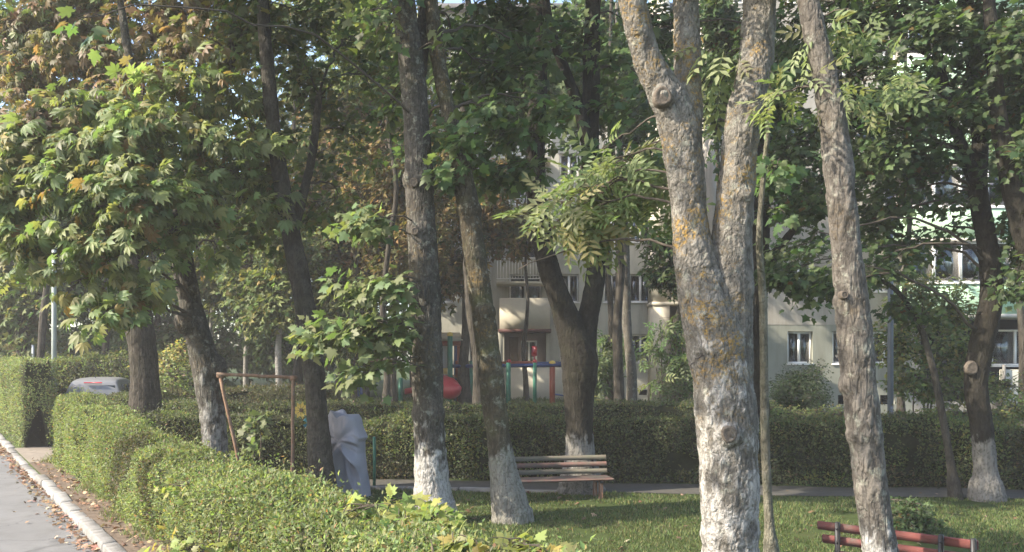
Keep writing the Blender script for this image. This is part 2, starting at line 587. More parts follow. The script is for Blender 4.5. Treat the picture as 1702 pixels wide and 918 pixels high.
PAL = dict(
    chestnut=[(5, (0.185, 0.225, 0.09)), (3, (0.14, 0.185, 0.075)), (3, (0.235, 0.245, 0.095)), (0.6, (0.20, 0.15, 0.05))],
    rust=[(4, (0.185, 0.13, 0.07)), (3.5, (0.165, 0.15, 0.065)), (4, (0.125, 0.145, 0.06)), (0.8, (0.21, 0.12, 0.065))],
    olive=[(4, (0.115, 0.15, 0.055)), (3, (0.15, 0.165, 0.06)), (2, (0.085, 0.12, 0.043)), (1, (0.20, 0.175, 0.06))],
    maple=[(4, (0.10, 0.145, 0.06)), (3, (0.08, 0.12, 0.05)), (2, (0.14, 0.175, 0.07))],
    maple_light=[(4, (0.155, 0.20, 0.085)), (3, (0.12, 0.165, 0.07)), (1.5, (0.185, 0.215, 0.09))],
    ash=[(4, (0.175, 0.215, 0.095)), (2.5, (0.21, 0.24, 0.11)), (1.5, (0.125, 0.17, 0.068))],
    ash_yellow=[(3, (0.20, 0.205, 0.085)), (3, (0.16, 0.195, 0.08)), (1, (0.27, 0.23, 0.085))],
    evergreen=[(4, (0.028, 0.048, 0.02)), (2, (0.04, 0.062, 0.026)), (1, (0.055, 0.08, 0.032))],
    dark=[(4, (0.055, 0.088, 0.036)), (3, (0.068, 0.105, 0.04)), (1.3, (0.095, 0.13, 0.05)), (0.15, (0.13, 0.08, 0.03))],
    autumn=[(3, (0.17, 0.115, 0.05)), (3, (0.115, 0.105, 0.04)), (2, (0.075, 0.09, 0.033)), (1, (0.21, 0.15, 0.05))],
    pale=[(3, (0.13, 0.16, 0.075)), (2, (0.10, 0.135, 0.06))],
    hedge=[(5, (0.165, 0.20, 0.08)), (3, (0.115, 0.155, 0.058)), (2.5, (0.215, 0.24, 0.10)), (0.8, (0.24, 0.235, 0.09)), (0.5, (0.21, 0.175, 0.075)), (0.25, (0.25, 0.15, 0.08))],
    hedge_dark=[(5, (0.075, 0.092, 0.040)), (3, (0.055, 0.072, 0.031)), (2.5, (0.115, 0.132, 0.055)), (0.8, (0.14, 0.14, 0.055)), (0.4, (0.13, 0.09, 0.055))],
    hedge_brown=[(3, (0.075, 0.08, 0.033)), (2, (0.055, 0.065, 0.026)), (1.5, (0.12, 0.09, 0.05))],
    yellow_green=[(3, (0.20, 0.24, 0.075)), (2, (0.25, 0.26, 0.08)), (1, (0.15, 0.20, 0.06))],
    yellow=[(3, (0.29, 0.265, 0.085)), (3, (0.20, 0.235, 0.075)), (1, (0.33, 0.25, 0.10)), (0.5, (0.28, 0.17, 0.09))],
)


# ------------------------------------------------------------------ trees
def organic(V, faces, voxel, rough, parent, name, mat, off, seed=0, keep_base=True):
    """fuse overlapping tubes into one skin and roughen it with bark relief"""
    me = mesh_np('tmp', V, faces)
    ob = bpy.data.objects.new('tmp', me)
    COL.objects.link(ob)
    md = ob.modifiers.new('r', 'REMESH'); md.mode = 'VOXEL'; md.voxel_size = voxel
    sm = ob.modifiers.new('s', 'SMOOTH'); sm.factor = 0.5; sm.iterations = 3
    dg = bpy.context.evaluated_depsgraph_get()
    m2 = bpy.data.meshes.new_from_object(ob.evaluated_get(dg))
    bpy.data.objects.remove(ob); bpy.data.meshes.remove(me)
    n = len(m2.vertices)
    co = np.zeros(n * 3, np.float32); m2.vertices.foreach_get('co', co); co = co.reshape(-1, 3).astype(float)
    no = np.zeros(n * 3, np.float32); m2.vertices.foreach_get('normal', no); no = no.reshape(-1, 3)
    d = 0.010 * vnoise(co * [3.5, 3.5, 1.4], seed) + 0.005 * vnoise(co * [11, 11, 4], seed + 1)
    wp = co + 0.03 * np.stack([vnoise(co * 9, seed + 7), vnoise(co * 9, seed + 8), vnoise(co * 9, seed + 9)], 1)
    pl = np.abs(vnoise(wp * [24, 24, 8], seed + 2))
    pl2 = np.abs(vnoise(wp * [33, 33, 17], seed + 4))
    fl = vnoise(wp * [15, 15, 9], seed + 5) + 0.55 * vnoise(wp * [34, 34, 22], seed + 6)
    lv = fl * 2.2
    ter = (np.floor(lv) + sstep(0.38, 0.62, lv - np.floor(lv))) / 2.2       # flakes: flat plates with steep rims
    crack = np.minimum(np.minimum(pl / 0.16, pl2 / 0.10), 1.0)
    d = d + 0.008 * crack + 0.008 * ter - 0.006
    relief = crack * (0.78 + 0.22 * np.clip(ter + 0.5, 0, 1))
    co = co + no * (d * rough)[:, None] - np.asarray(off)
    m2.vertices.foreach_set('co', co.astype(np.float32).ravel())
    m2.polygons.foreach_set('use_smooth', np.ones(len(m2.polygons), bool))
    m2.materials.clear(); m2.materials.append(mat)
    at = m2.attributes.new('relief', 'FLOAT', 'POINT'); at.data.foreach_set('value', relief.astype(np.float32))
    at = m2.attributes.new('flake', 'FLOAT', 'POINT'); at.data.foreach_set('value', (ter * 0.5 + 0.5).astype(np.float32))
    m2.update()
    m2.name = name
    return link(name, m2, parent)


def in_view(p, margin=60):
    y = np.maximum(p[:, 1], 0.1)
    px = CX + p[:, 0] / y * F
    py = HY - (p[:, 2] - CH) / y * F
    return (px > -margin) & (px < 1702 + margin) & (py > -margin) & (py < 918 + margin) & (p[:, 1] > 1)


LEAF_MESH = {}


def leaf_meshes(tm, palname, mat, count=8):
    k = (tm, palname)
    if k not in LEAF_MESH:
        out = []
        rng = np.random.default_rng(len(LEAF_MESH) + 5)
        cs = pick_colours(PAL[palname], count, 0.15, rng)
        for c in cs:
            V, T = TMPL[tm]
            V = V * (1 + 0.08 * rng.standard_normal(3)) + np.stack([0 * V[:, 0], 0 * V[:, 0], rng.normal(0, 0.12) * V[:, 1] ** 2 + rng.normal(0, 0.1) * V[:, 0] ** 2], 1)
            out.append(mesh_np('leaf', V, [T], mat, np.tile(c, (len(V), 1))))
        LEAF_MESH[k] = out
    return LEAF_MESH[k]


def scatter(clumps, n, rng, per=7, spread=0.22, droop=0.35, up=1.0):
    """leaf positions in sprays inside flattened clumps -> pos, ydir, normal, clump index, spray centres"""
    w = np.array([c[1][0] * c[1][1] * c[1][2] * c[2] for c in clumps]) ** 0.8
    w /= w.sum()
    ns = max(1, n // per)
    ci = rng.choice(len(clumps), ns, p=w)
    C = np.array([c[0] for c in clumps])[ci]
    R = np.array([c[1] for c in clumps])[ci]
    u = rng.standard_normal((ns, 3)); u /= np.linalg.norm(u, axis=1)[:, None]
    r = rng.random(ns) ** 0.42
    u = u * r[:, None]
    # uneven: layered boughs and holes
    sp = C + u * R * (1 + 0.18 * rng.standard_normal((ns, 1)))
    fr = 1.5 / R.mean(1, keepdims=True)
    keep = vnoise(sp * fr * [1, 1, 1.5], 17) + 0.35 * vnoise(sp * fr * 2.4, 18) > -0.26
    sp, C, R, ci = sp[keep], C[keep], R[keep], ci[keep]
    ns = len(sp)
    out = (sp - C) / R
    pos = np.repeat(sp, per, 0)
    k = len(pos)
    a = rng.random(k) * 2 * math.pi
    rad = spread * np.sqrt(rng.random(k))
    offs = np.stack([np.cos(a) * rad, np.sin(a) * rad, rng.normal(0, spread * 0.28, k)], 1)
    o = np.repeat(out, per, 0)
    pos = pos + offs - np.stack([0 * rad, 0 * rad, 0.35 * rad], 1)
    yd = offs / (np.linalg.norm(offs, axis=1)[:, None] + 1e-6) + 0.45 * o + 0.25 * rng.standard_normal((k, 3))
    yd[:, 2] -= droop * (0.6 + 0.8 * rng.random(k))
    nr = np.stack([0 * a, 0 * a, np.full(k, 0.75 * up)], 1) + 0.55 * o + 0.36 * rng.standard_normal((k, 3)) + np.array([-0.55, -0.42, 0])
    return pos, yd, nr, np.repeat(ci, per), sp, ci


def add_crown(root, base, nodes, clumps, tm, size, n, palname, rng, parts=0, leafmat=None, limb_r=0.04, per=7, spread=0.22,
              droop=0.35, limb_mat=None, limb_objs=True, pal_of=None, far_tm=None):
    """limbs reach from the trunk to each clump, twigs to each spray, leaves on the sprays"""
    mat = leafmat or M['leaf']
    pos, yd, nr, ci, sp, sci = scatter(clumps, n, rng, per, spread, droop)
    k = len(pos)
    sz = size * (0.72 + 0.5 * rng.random(k))
    colr = pick_colours(PAL[palname], k, 0.2, rng)
    spc = 1 + 0.14 * rng.standard_normal(len(sp)).clip(-2, 2)
    colr = colr * np.repeat(spc, per)[:, None]
    if pal_of:
        for cidx, pn in pal_of.items():
            s_ = ci == cidx
            colr[s_] = pick_colours(PAL[pn], int(s_.sum()), 0.2, rng)
    V_, T_ = TMPL[tm]
    chosen = np.zeros(k, bool)
    if parts:
        vis = np.where(in_view(pos, 10))[0]
        if len(vis):
            score = pos[vis, 1] - 3.0 * sz[vis] * 6 + 0.5 * rng.random(len(vis))
            chosen[vis[np.argsort(score)[:parts]]] = True
    idx = np.where(~chosen)[0]
    if len(idx):
        v, t, c = place('maple_cut' if tm == 'maple' and k > 4000 else tm, pos[idx], yd[idx], nr[idx], sz[idx], colr[idx])
        o = link('crown', mesh_np('crown', v - base, [t], mat, c), root)
        o['kind'] = 'stuff'
    if parts:
        x, y, z = frames(yd, nr)
        names = {}
        for i in np.where(chosen)[0]:
            pn = (pal_of or {}).get(int(ci[i]), palname)
            lm = leaf_meshes(tm, pn, mat)
            lo = bpy.data.objects.new('leaf', lm[int(rng.integers(len(lm)))])
            s = sz[i]
            lo.matrix_local = Matrix(((x[i, 0] * s, y[i, 0] * s, z[i, 0] * s, pos[i, 0] - base[0]),
                                      (x[i, 1] * s, y[i, 1] * s, z[i, 1] * s, pos[i, 1] - base[1]),
                                      (x[i, 2] * s, y[i, 2] * s, z[i, 2] * s, pos[i, 2] - base[2]), (0, 0, 0, 1)))
            COL.objects.link(lo)
            lo.parent = root
    # limbs and twigs
    tw = MB()
    ends = []
    lmat = limb_mat or M['twig']
    lim_all = MB()
    for j, cl in enumerate(clumps):
        c = np.array(cl[0])
        d = np.linalg.norm(nodes[:, :3] - c, axis=1) + np.where(nodes[:, 2] > c[2] + 0.1, 1.2 * (nodes[:, 2] - c[2]), 0.0)
        nd = nodes[np.argmin(d)]
        p0 = nd[:3]
        L = np.linalg.norm(c - p0)
        bow = np.array([rng.normal(0, 0.06), rng.normal(0, 0.06), 0.14]) * L
        path = spline(np.array([p0, p0 * 0.6 + c * 0.4 + bow, p0 * 0.25 + c * 0.75 + bow * 0.7, c]), 4)
        path[1:-1] += rng.normal(0, 0.012 * L, (len(path) - 2, 3))
        r0 = min(limb_r, nd[3] * 0.55) * min(1.0, 0.4 + L / 3)
        rr = np.linspace(r0, max(0.006, r0 * 0.25), len(path))
        if limb_objs:
            b_ = MB(); b_.tube(path, rr, 6); b_.build('limb', lmat, root, base, True)
        else:
            lim_all.tube(path, rr, 5)
        ends.append(path)
    if not limb_objs and lim_all.n:
        lo = lim_all.build('limb', lmat, root, base, True)
    sel = rng.permutation(len(sp))[:min(len(sp), 420)]
    for i in sel:
        path = ends[sci[i]]
        p0 = path[int(rng.integers(len(path) // 2, len(path)))]
        mid = (p0 + sp[i]) / 2 + np.array([0, 0, 0.10]) * np.linalg.norm(sp[i] - p0)
        tw.tube([p0, mid, sp[i]], [0.008, 0.006, 0.003], 3, False)
    if tw.n:
        o = tw.build('twigs', M['twig'], root, base)
        o['kind'] = 'stuff'


def clump(px, py, Y, rx, ry, w=1.0, depth=None):
    """a leaf mass that the photo shows at px, py, with half sizes in px at depth Y"""
    a, b_ = W(rx, Y), W(ry, Y)
    return (P(px, py, Y), (a, depth or max(0.5, 0.8 * (a + b_) / 2), b_), w)


def wclump(x, y, z, rx, ry, rz, w=1.0):
    return (np.array([x, y, z], float), (rx, ry, rz), w)


def near_tree(name, label, cat, trunks, Y, mat, clumps=(), tm='maple', size=0.16, n=3000, pal='maple', parts=300, voxel=0.025,
              rough=1.0, lumps=(), scars=(), seed=0, flare=1.35, limb_r=0.04, per=7, spread=0.22, droop=0.35, group=None, extra=(), pal_of=None,
              limb_mat=None):
    """trunks: polylines of (px, py, width px, depth offset); the first starts at the ground"""
    rng = np.random.default_rng(100 + seed)
    x0 = (trunks[0][0][0] - CX) / F * (Y + trunks[0][0][3])
    y0 = Y + trunks[0][0][3]
    g = tz(x0, y0)
    base = np.array([x0, y0, g])
    root = empty(name, base, 0, label, cat, group)
    mb = MB()
    nodes = []
    for ti, tr in enumerate(trunks):
        rows = []
        for (px, py, w, dy) in tr:
            p = P(px, py, Y + dy)
            rows.append([*p, W(w, Y + dy) / 2])
        if ti == 0:
            rows[0][2] = g - 0.25
            rows[0][3] *= flare * 1.06
            r1 = list(rows[0]); r1[2] = g + 0.03; r1[3] *= 1 / 1.06
            r2 = list(rows[0]); r2[2] = g + 0.30; r2[3] *= 1.06 / flare / 1.06 * 1.08
            lo = 1
            while lo < len(rows) and rows[lo][2] < g + 0.5: lo += 1
            # keep the lean of the first span
            q = rows[lo]
            f = 0.3 / max(0.5, q[2] - g)
            r2[0] += (q[0] - r2[0]) * f; r2[1] += (q[1] - r2[1]) * f
            rows = [rows[0], r1, r2] + rows[lo:]
        s = spline(rows, 5)
        s[:, 3] = np.maximum(s[:, 3], 0.01)
        s[1:-1, 3] *= 1 + 0.025 * rng.standard_normal(len(s) - 2).clip(-1.5, 1.5)
        nodes.append(s[4:])
        mb.tube(s[:, :3], s[:, 3], 16)
    for (px, py, r, dy) in lumps:
        mb.ball(P(px, py, Y + dy), W(r, Y + dy))
    V, fc = mb.arrays()
    organic(V, fc, voxel, rough, root, 'trunk', mat, base, seed)
    for (px, py, r, dy) in scars:
        c = P(px, py, Y + dy)
        b_ = MB()
        R = W(r, Y + dy)
        a = np.linspace(0, 2 * math.pi, 17)[:-1]
        rings = [(R * 0.25, 0.012), (R * 0.55, 0.0), (R * 0.8, 0.010), (R * 1.0, 0.012), (R * 1.15, -0.01), (R * 1.25, -0.07)]
        VV = []
        for (rr, dd) in rings:
            for k_ in a:
                jt = 1 + 0.06 * math.sin(3 * k_ + r)
                VV.append((c[0] + rr * jt * math.cos(k_) * 0.9, c[1] - dd, c[2] + rr * jt * math.sin(k_)))
        VV.append((c[0], c[1] - 0.006, c[2]))
        Q = [(k1 * 16 + j, (k1 + 1) * 16 + j, (k1 + 1) * 16 + (j + 1) % 16, k1 * 16 + (j + 1) % 16) for k1 in range(len(rings) - 1) for j in range(16)]
        T = [(len(VV) - 1, j, (j + 1) % 16) for j in range(16)]
        b_.add(VV, Q, T)
        b_.build('branch_scar', M['wood_scar'], root, base, True)
    nodes = np.concatenate(nodes)
    if clumps:
        add_crown(root, base, nodes, list(clumps), tm, size, n, pal, rng, parts, None, limb_r, per, spread, droop, limb_mat, True, pal_of)
    return root, base, nodes


# twin-stemmed big ash, front right
near_tree('ash_tree', 'massive twin-stemmed tree with plated bark, orange lichen and flaking limewash, right of the weathered bench', 'tree',
          [[(1214, 1012, 98, 0), (1215, 918, 95, 0), (1213, 860, 95, 0), (1210, 760, 98, 0), (1203, 660, 101, 0), (1186, 560, 96, 0), (1164, 470, 78, 0), (1150, 400, 62, 0), (1141, 300, 60, 0), (1126, 205, 66, 0), (1103, 150, 58, -0.02), (1074, 95, 46, -0.08), (1051, 0, 46, -0.16), (1025, -130, 44, -0.25), (1000, -400, 36, -0.4)],
           [(1213, 720, 80, 0.05), (1215, 600, 72, 0.05), (1216, 470, 70, 0.03), (1217, 400, 67, 0.02), (1225, 300, 60, 0.0), (1236, 200, 58, 0), (1257, 100, 56, 0.1), (1263, 0, 53, 0.2), (1275, -150, 48, 0.3), (1290, -420, 36, 0.4)],
           [(1140, 290, 46, 0.05), (1143, 200, 48, 0.1), (1142, 100, 45, 0.2), (1140, 0, 42, 0.3), (1140, -160, 38, 0.45), (1150, -420, 30, 0.7)]],
          8.5, M['bark_big'],
          [clump(975, 335, 9.3, 66, 34, 1.6), clump(1045, 275, 9.4, 64, 34, 1.6), clump(1000, 250, 9.8, 50, 25, 0.5), clump(940, 375, 9.2, 46, 30, 1.6), clump(1010, 300, 9.4, 56, 30, 1.4),
           clump(862, 448, 9.1, 36, 18, 2), clump(1085, 330, 9.8, 36, 40, 0.5), clump(925, 345, 9.3, 36, 24, 1.2),
           clump(1148, 608, 8.1, 26, 14, 1.5, 0.12), clump(1200, 95, 8.9, 30, 40, 0.8), clump(1215, 190, 9.0, 25, 30, 0.8), clump(1190, 150, 9.2, 30, 40, 0.5),
           clump(1010, -160, 8.6, 130, 80, 0.8), clump(1180, -180, 9.5, 160, 80, 0.7), clump(1330, -150, 9, 120, 80, 0.7), clump(1100, -330, 9, 250, 100, 0.9)],
          'compound', 0.30, 1550, 'ash', 300, 0.012, 1.0,
          lumps=[(1104, 160, 20, -0.15), (1212, 722, 24, -0.24), (1234, 325, 20, -0.10)],
          scars=[(1102, 160, 15, -0.255), (1213, 722, 13, -0.36)], seed=1, limb_r=0.017, per=6, spread=0.2, droop=0.55, pal_of={5: 'ash_yellow', 3: 'ash_yellow', 8: 'ash_yellow'})

# pale leaning ash in front of the red bench
near_tree('ash_tree', 'pale flaking trunk with white base standing in front of the red slatted bench', 'tree',
          [[(1486, 1060, 66, 0), (1464, 918, 57, 0), (1447, 810, 52, 0), (1436, 710, 54, 0), (1426, 610, 56, 0), (1417, 510, 53, 0), (1405, 400, 49, 0), (1391, 250, 45, 0), (1372, 130, 42, 0), (1353, 50, 38, 0), (1340, -20, 35, 0.1), (1328, -150, 30, 0.2), (1340, -420, 24, 0.4)]],
          7.6, M['bark_pale'],
          [clump(1335, 145, 7.5, 42, 18, 0.9), clump(1295, 160, 7.6, 20, 14, 0.7), clump(1372, 30, 7.6, 40, 26, 0.5), clump(1440, 140, 8.2, 50, 30, 0.5),
           clump(1420, -170, 7.8, 170, 90, 0.7), clump(1300, -260, 8, 150, 80, 0.6), clump(1560, -200, 8.4, 160, 90, 0.5)],
          'compound', 0.23, 1300, 'ash', 260, 0.012, 0.9, lumps=[(1436, 722, 30, 0.0), (1414, 500, 28, 0.0), (1424, 640, 29, 0.02)], scars=[(1404, 490, 6, -0.145)], seed=2, limb_r=0.022, per=6, spread=0.2, droop=0.5)

# grey maple, centre left, with the bright low boughs
near_tree('maple_tree', 'straight grey trunk with bright white base and light low maple boughs on its left', 'tree',
          [[(722, 869, 64, 0), (718, 800, 58, 0), (713, 700, 52, 0), (710, 600, 52, 0), (707, 500, 50, 0), (702, 400, 48, 0), (697, 300, 46, 0), (692, 200, 43, 0), (684, 110, 42, 0), (674, 30, 40, 0), (664, -60, 36, 0), (650, -250, 28, 0.2), (655, -480, 20, 0.4)],
           [(690, 160, 30, 0), (700, 80, 26, 0.2), (712, -20, 24, 0.4), (740, -200, 20, 0.8)]],
          13.0, M['bark_maple'],
          [clump(608, 372, 12.2, 52, 26, 9), clump(640, 390, 12.4, 26, 20, 0.7), clump(615, 478, 12.1, 54, 38, 7), clump(655, 480, 12.3, 30, 40, 3), clump(590, 560, 12.0, 72, 36, 4.5),
           clump(645, 560, 12.2, 46, 50, 4.5), clump(615, 620, 12.0, 62, 28, 4.5), clump(522, 560, 12.2, 30, 34, 4.5), clump(660, 610, 12.3, 26, 20, 0.6),
           clump(610, 20, 12.2, 50, 32, 3), clump(650, 55, 12.3, 34, 22, 0.7), clump(735, 75, 12.5, 26, 18, 0.9),
           clump(600, -120, 13, 180, 80, 0.7), clump(780, -160, 13, 180, 80, 0.6), clump(680, -300, 13, 260, 100, 0.6), clump(130, 30, 9.0, 50, 28, 0.4), wclump(-4.2, 11.2, 8.6, 1.6, 1.6, 0.8), wclump(-5.0, 13, 9.4, 1.6, 1.8, 0.9), wclump(-2.0, 11.2, 8.8, 1.8, 1.6, 0.9), wclump(-6.0, 5.6, 9.2, 1.8, 1.6, 0.8)],
          'maple', 0.155, 6200, 'maple_light', 300, 0.018, 0.8, lumps=[(696, 300, 27, 0.0), (700, 382, 25, -0.02), (712, 690, 29, 0.0)],
          scars=[(688, 303, 7, -0.25), (690, 384, 6, -0.24)], seed=3, limb_r=0.02, per=6, spread=0.2, droop=0.6,
          pal_of={**{q: 'maple' for q in range(12, 22)}})

# leaning mossy maple left of the weathered bench
near_tree('maple_tree', 'mossy trunk leaning left with pale base, beside the left end of the weathered bench', 'tree',
          [[(852, 868, 54, 0), (843, 820, 44, 0), (830, 740, 40, 0), (818, 640, 42, 0), (806, 540, 38, 0), (790, 430, 38, 0), (776, 330, 36, 0), (760, 250, 30, 0), (742, 170, 26, 0), (727, 90, 26, 0), (716, 0, 24, 0), (700, -120, 20, 0.1), (690, -380, 14, 0.2)]],
          13.05, M['bark_mossy'],
          [clump(800, 175, 13.2, 60, 34), clump(850, 225, 13.4, 60, 34), clump(765, 230, 12.8, 38, 40), clump(900, 175, 13.6, 50, 34), clump(825, 120, 14.2, 60, 34),
           clump(800, 275, 13.6, 60, 28), clump(862, 285, 13.6, 50, 24), clump(745, 280, 13, 30, 30, 0.7), clump(750, 60, 14, 50, 50, 0.6), clump(880, 90, 14.5, 60, 50, 0.7), clump(800, 20, 14.5, 60, 50, 0.7),
           clump(690, 230, 15, 40, 60, 0.8), clump(640, 60, 15, 50, 50, 0.9), clump(650, 160, 15.4, 40, 50, 0.8), clump(740, 150, 14.6, 40, 60, 0.9), clump(860, 30, 15, 60, 50, 0.9),
           clump(780, -130, 13.5, 220, 90, 0.7), clump(900, -250, 14, 220, 90, 0.6), clump(620, -280, 13.5, 180, 90, 0.5)],
          'maple', 0.17, 8500, 'maple', 300, 0.018, 0.8, lumps=[(780, 350, 22, 0), (805, 520, 20, -0.05), (868, 862, 16, -0.05)], seed=4, limb_r=0.03, per=7, spread=0.22)

# olive tree behind the covered object
near_tree('lime_tree', 'slim grey trunk leaning left beside the grey covered object', 'tree',
          [[(537, 840, 42, 0), (533, 800, 34, 0), (528, 700, 36, 0), (520, 600, 36, 0), (502, 480, 34, 0), (482, 380, 30, 0), (464, 280, 26, 0), (452, 190, 24, 0), (443, 90, 22, 0.2), (436, -20, 20, 0.4), (430, -220, 16, 0.7), (440, -420, 12, 0.9)],
           [(484, 390, 20, 0), (505, 320, 16, 0.3), (520, 250, 14, 0.6), (530, 160, 12, 0.9)]],
          15.0, M['bark_lime'],
          [clump(430, 70, 16, 80, 60), clump(505, 120, 16, 70, 55), clump(430, 190, 15.6, 70, 55), clump(560, 180, 16.5, 70, 45), clump(520, 265, 16, 70, 40), clump(600, 250, 17, 60, 40, 0.7),
           clump(440, 300, 15.5, 60, 45), clump(565, 330, 16.6, 60, 40, 0.7), clump(615, 130, 17, 50, 50, 0.7), clump(430, 390, 16, 50, 40, 0.8), clump(500, 20, 16, 70, 50), clump(590, 60, 17, 60, 50, 0.6),
           clump(390, 360, 15.8, 50, 40, 0.9), clump(520, 350, 16, 50, 30, 0.8),
           clump(405, 15, 15.6, 50, 40), clump(560, 5, 16.4, 60, 36), clump(430, -130, 16, 180, 90, 0.8), clump(580, -170, 16, 180, 90, 0.7), clump(480, -330, 16, 260, 100, 0.6)],
          'maple', 0.15, 11500, 'olive', 300, 0.02, 0.7, scars=[(473, 377, 7, -0.17)], seed=5, limb_r=0.03, per=7, spread=0.26)

# green horse chestnut, left
near_tree('chestnut_tree', 'leaning horse chestnut with big light green hand-shaped leaves above the front hedge', 'tree',
          [[(362, 826, 50, 0), (360, 770, 42, 0), (353, 690, 42, 0), (342, 610, 46, 0), (322, 530, 38, 0), (305, 440, 34, 0), (303, 360, 30, 0), (320, 270, 28, 0.2), (352, 180, 26, 0.4), (384, 90, 24, 0.6), (395, 0, 22, 0.7), (390, -150, 18, 0.8), (380, -400, 13, 0.9)],
           [(304, 430, 24, 0), (270, 340, 20, -0.3), (225, 260, 18, -0.7), (170, 190, 14, -1.0)],
           [(310, 320, 18, 0), (260, 220, 16, 0.2), (220, 120, 14, 0.3), (200, 0, 12, 0.5)]],
          15.5, M['bark_chestnut'],
          [clump(50, 300, 13.8, 70, 60), clump(150, 245, 13.6, 90, 60), clump(250, 215, 14, 90, 60), clump(335, 240, 14.4, 70, 70), clump(150, 345, 13.2, 90, 60),
           clump(250, 330, 13.2, 80, 70), clump(325, 330, 14.2, 50, 60), clump(200, 430, 13.2, 80, 55), clump(118, 470, 13.2, 44, 40), clump(55, 400, 13.5, 60, 36, 0.8),
           clump(175, 520, 13.2, 56, 24), clump(415, 200, 15, 60, 60, 0.7), clump(400, 290, 15, 50, 55, 0.8), clump(15, 240, 13.8, 40, 50, 0.8), clump(300, 150, 14.6, 90, 50), clump(240, 490, 13.6, 36, 30, 0.9),
           clump(290, 400, 13.8, 40, 40), clump(360, 410, 14.6, 36, 26, 0.6), clump(110, 310, 13.4, 60, 50), clump(200, 300, 13.0, 60, 50), clump(380, 130, 15, 60, 50, 0.7),
           clump(440, 250, 15, 50, 50, 0.7), clump(445, 340, 14.8, 40, 40, 0.7), clump(330, 60, 15.4, 60, 40, 0.6), clump(250, 110, 14.8, 70, 40, 0.6), clump(60, 190, 14.2, 70, 36, 0.8), clump(150, 170, 14.2, 70, 36, 0.8), clump(0, 330, 13.6, 50, 60), clump(30, 440, 13.8, 50, 36, 0.7), clump(140, 545, 13.2, 36, 16, 0.8), clump(100, 400, 13.3, 60, 44), clump(60, 240, 14, 60, 40), clump(200, -170, 15, 220, 100, 0.5), clump(400, -150, 15.5, 150, 120, 0.5)],
          'chestnut', 0.195, 7600, 'chestnut', 300, 0.02, 0.8, lumps=[(312, 536, 22, -0.1), (352, 612, 26, 0.05)], scars=[(309, 538, 9, -0.26)], seed=6, limb_r=0.035, per=6, spread=0.24, droop=0.5,
          pal_of={9: 'ash_yellow', 13: 'ash_yellow', 0: 'ash_yellow', 20: 'olive', 23: 'rust', 24: 'rust', 25: 'rust', 26: 'olive'})

# rust-brown chestnut behind the car
near_tree('chestnut_tree', 'furrowed dark trunk with rust brown chestnut leaves beyond the parked car', 'tree',
          [[(244, 700, 56, 0), (240, 620, 46, 0), (233, 550, 44, 0), (225, 480, 40, 0), (215, 380, 36, 0), (205, 260, 32, -0.3), (190, 150, 26, -0.7), (170, 40, 22, -1.0), (150, -150, 16, -1.0), (150, -350, 12, -1)],
           [(205, 280, 22, -0.2), (270, 150, 18, -0.8), (330, 60, 14, -1.2), (360, -80, 12, -1.4)],
           [(208, 300, 20, -0.3), (130, 220, 16, -0.6), (60, 150, 14, -0.8), (0, 110, 12, -1)]],
          21.0, M['bark_plain'],
          [clump(50, 40, 19, 70, 40), clump(150, 90, 18.4, 80, 45), clump(60, 130, 19, 80, 45), clump(250, 50, 18.4, 90, 45), clump(190, 165, 17.6, 90, 34), clump(10, 210, 18.5, 40, 36),
           clump(330, 70, 18, 70, 46), clump(110, 190, 18, 70, 30, 0.8), clump(280, 120, 17.8, 60, 36, 0.8), clump(120, 10, 19, 90, 40), clump(290, -10, 18.5, 100, 40), clump(60, -80, 19, 150, 60, 0.7), clump(260, -120, 19, 180, 70, 0.6), clump(150, -260, 19, 220, 90, 0.6)],
          'chestnut', 0.19, 9000, 'rust', 300, 0.025, 1.1, seed=7, limb_r=0.045, per=6, spread=0.3, droop=0.7)

# forked dark maple behind the weathered bench
near_tree('maple_tree', 'dark forked trunk with limewashed foot directly behind the weathered bench', 'tree',
          [[(966, 821, 60, 0), (964, 740, 46, 0), (962, 660, 52, 0), (962, 590, 60, 0), (935, 510, 40, 0), (908, 430, 36, 0), (893, 340, 34, 0), (890, 240, 33, 0), (895, 120, 30, 0), (892, 0, 28, 0.1), (888, -150, 22, 0.2), (895, -380, 14, 0.2)],
           [(964, 600, 50, 0.05), (977, 530, 36, 0.1), (990, 460, 33, 0.2), (988, 380, 31, 0.3), (981, 260, 30, 0.3), (983, 120, 28, 0.4), (986, 0, 26, 0.5), (992, -150, 20, 0.6), (985, -380, 14, 0.6)],
           [(981, 260, 24, 0.3), (968, 200, 20, 0.1), (945, 130, 18, 0), (915, 50, 17, -0.2), (900, -40, 15, -0.3)]],
          15.85, M['bark_dark'],
          [clump(930, 60, 16.4, 50, 55), clump(1000, 90, 16.4, 50, 50), clump(1015, 175, 16, 50, 40), clump(945, 195, 16.6, 45, 40), clump(1000, 255, 15.6, 55, 32), clump(870, 40, 16.4, 50, 40, 0.8),
           clump(1045, 40, 16.8, 50, 50), clump(1070, 250, 16.5, 40, 50, 0.7), clump(900, 250, 16.5, 50, 40, 0.7), clump(1100, 130, 17, 40, 70, 0.6), clump(850, 320, 16.8, 40, 20, 0.3),
           clump(950, -130, 16.5, 200, 80, 0.8), clump(1080, -180, 16.5, 200, 90, 0.6), clump(900, -300, 16, 250, 90, 0.6)],
          'maple', 0.17, 7500, 'maple', 300, 0.02, 0.8, seed=8, limb_r=0.04, per=7, spread=0.26)

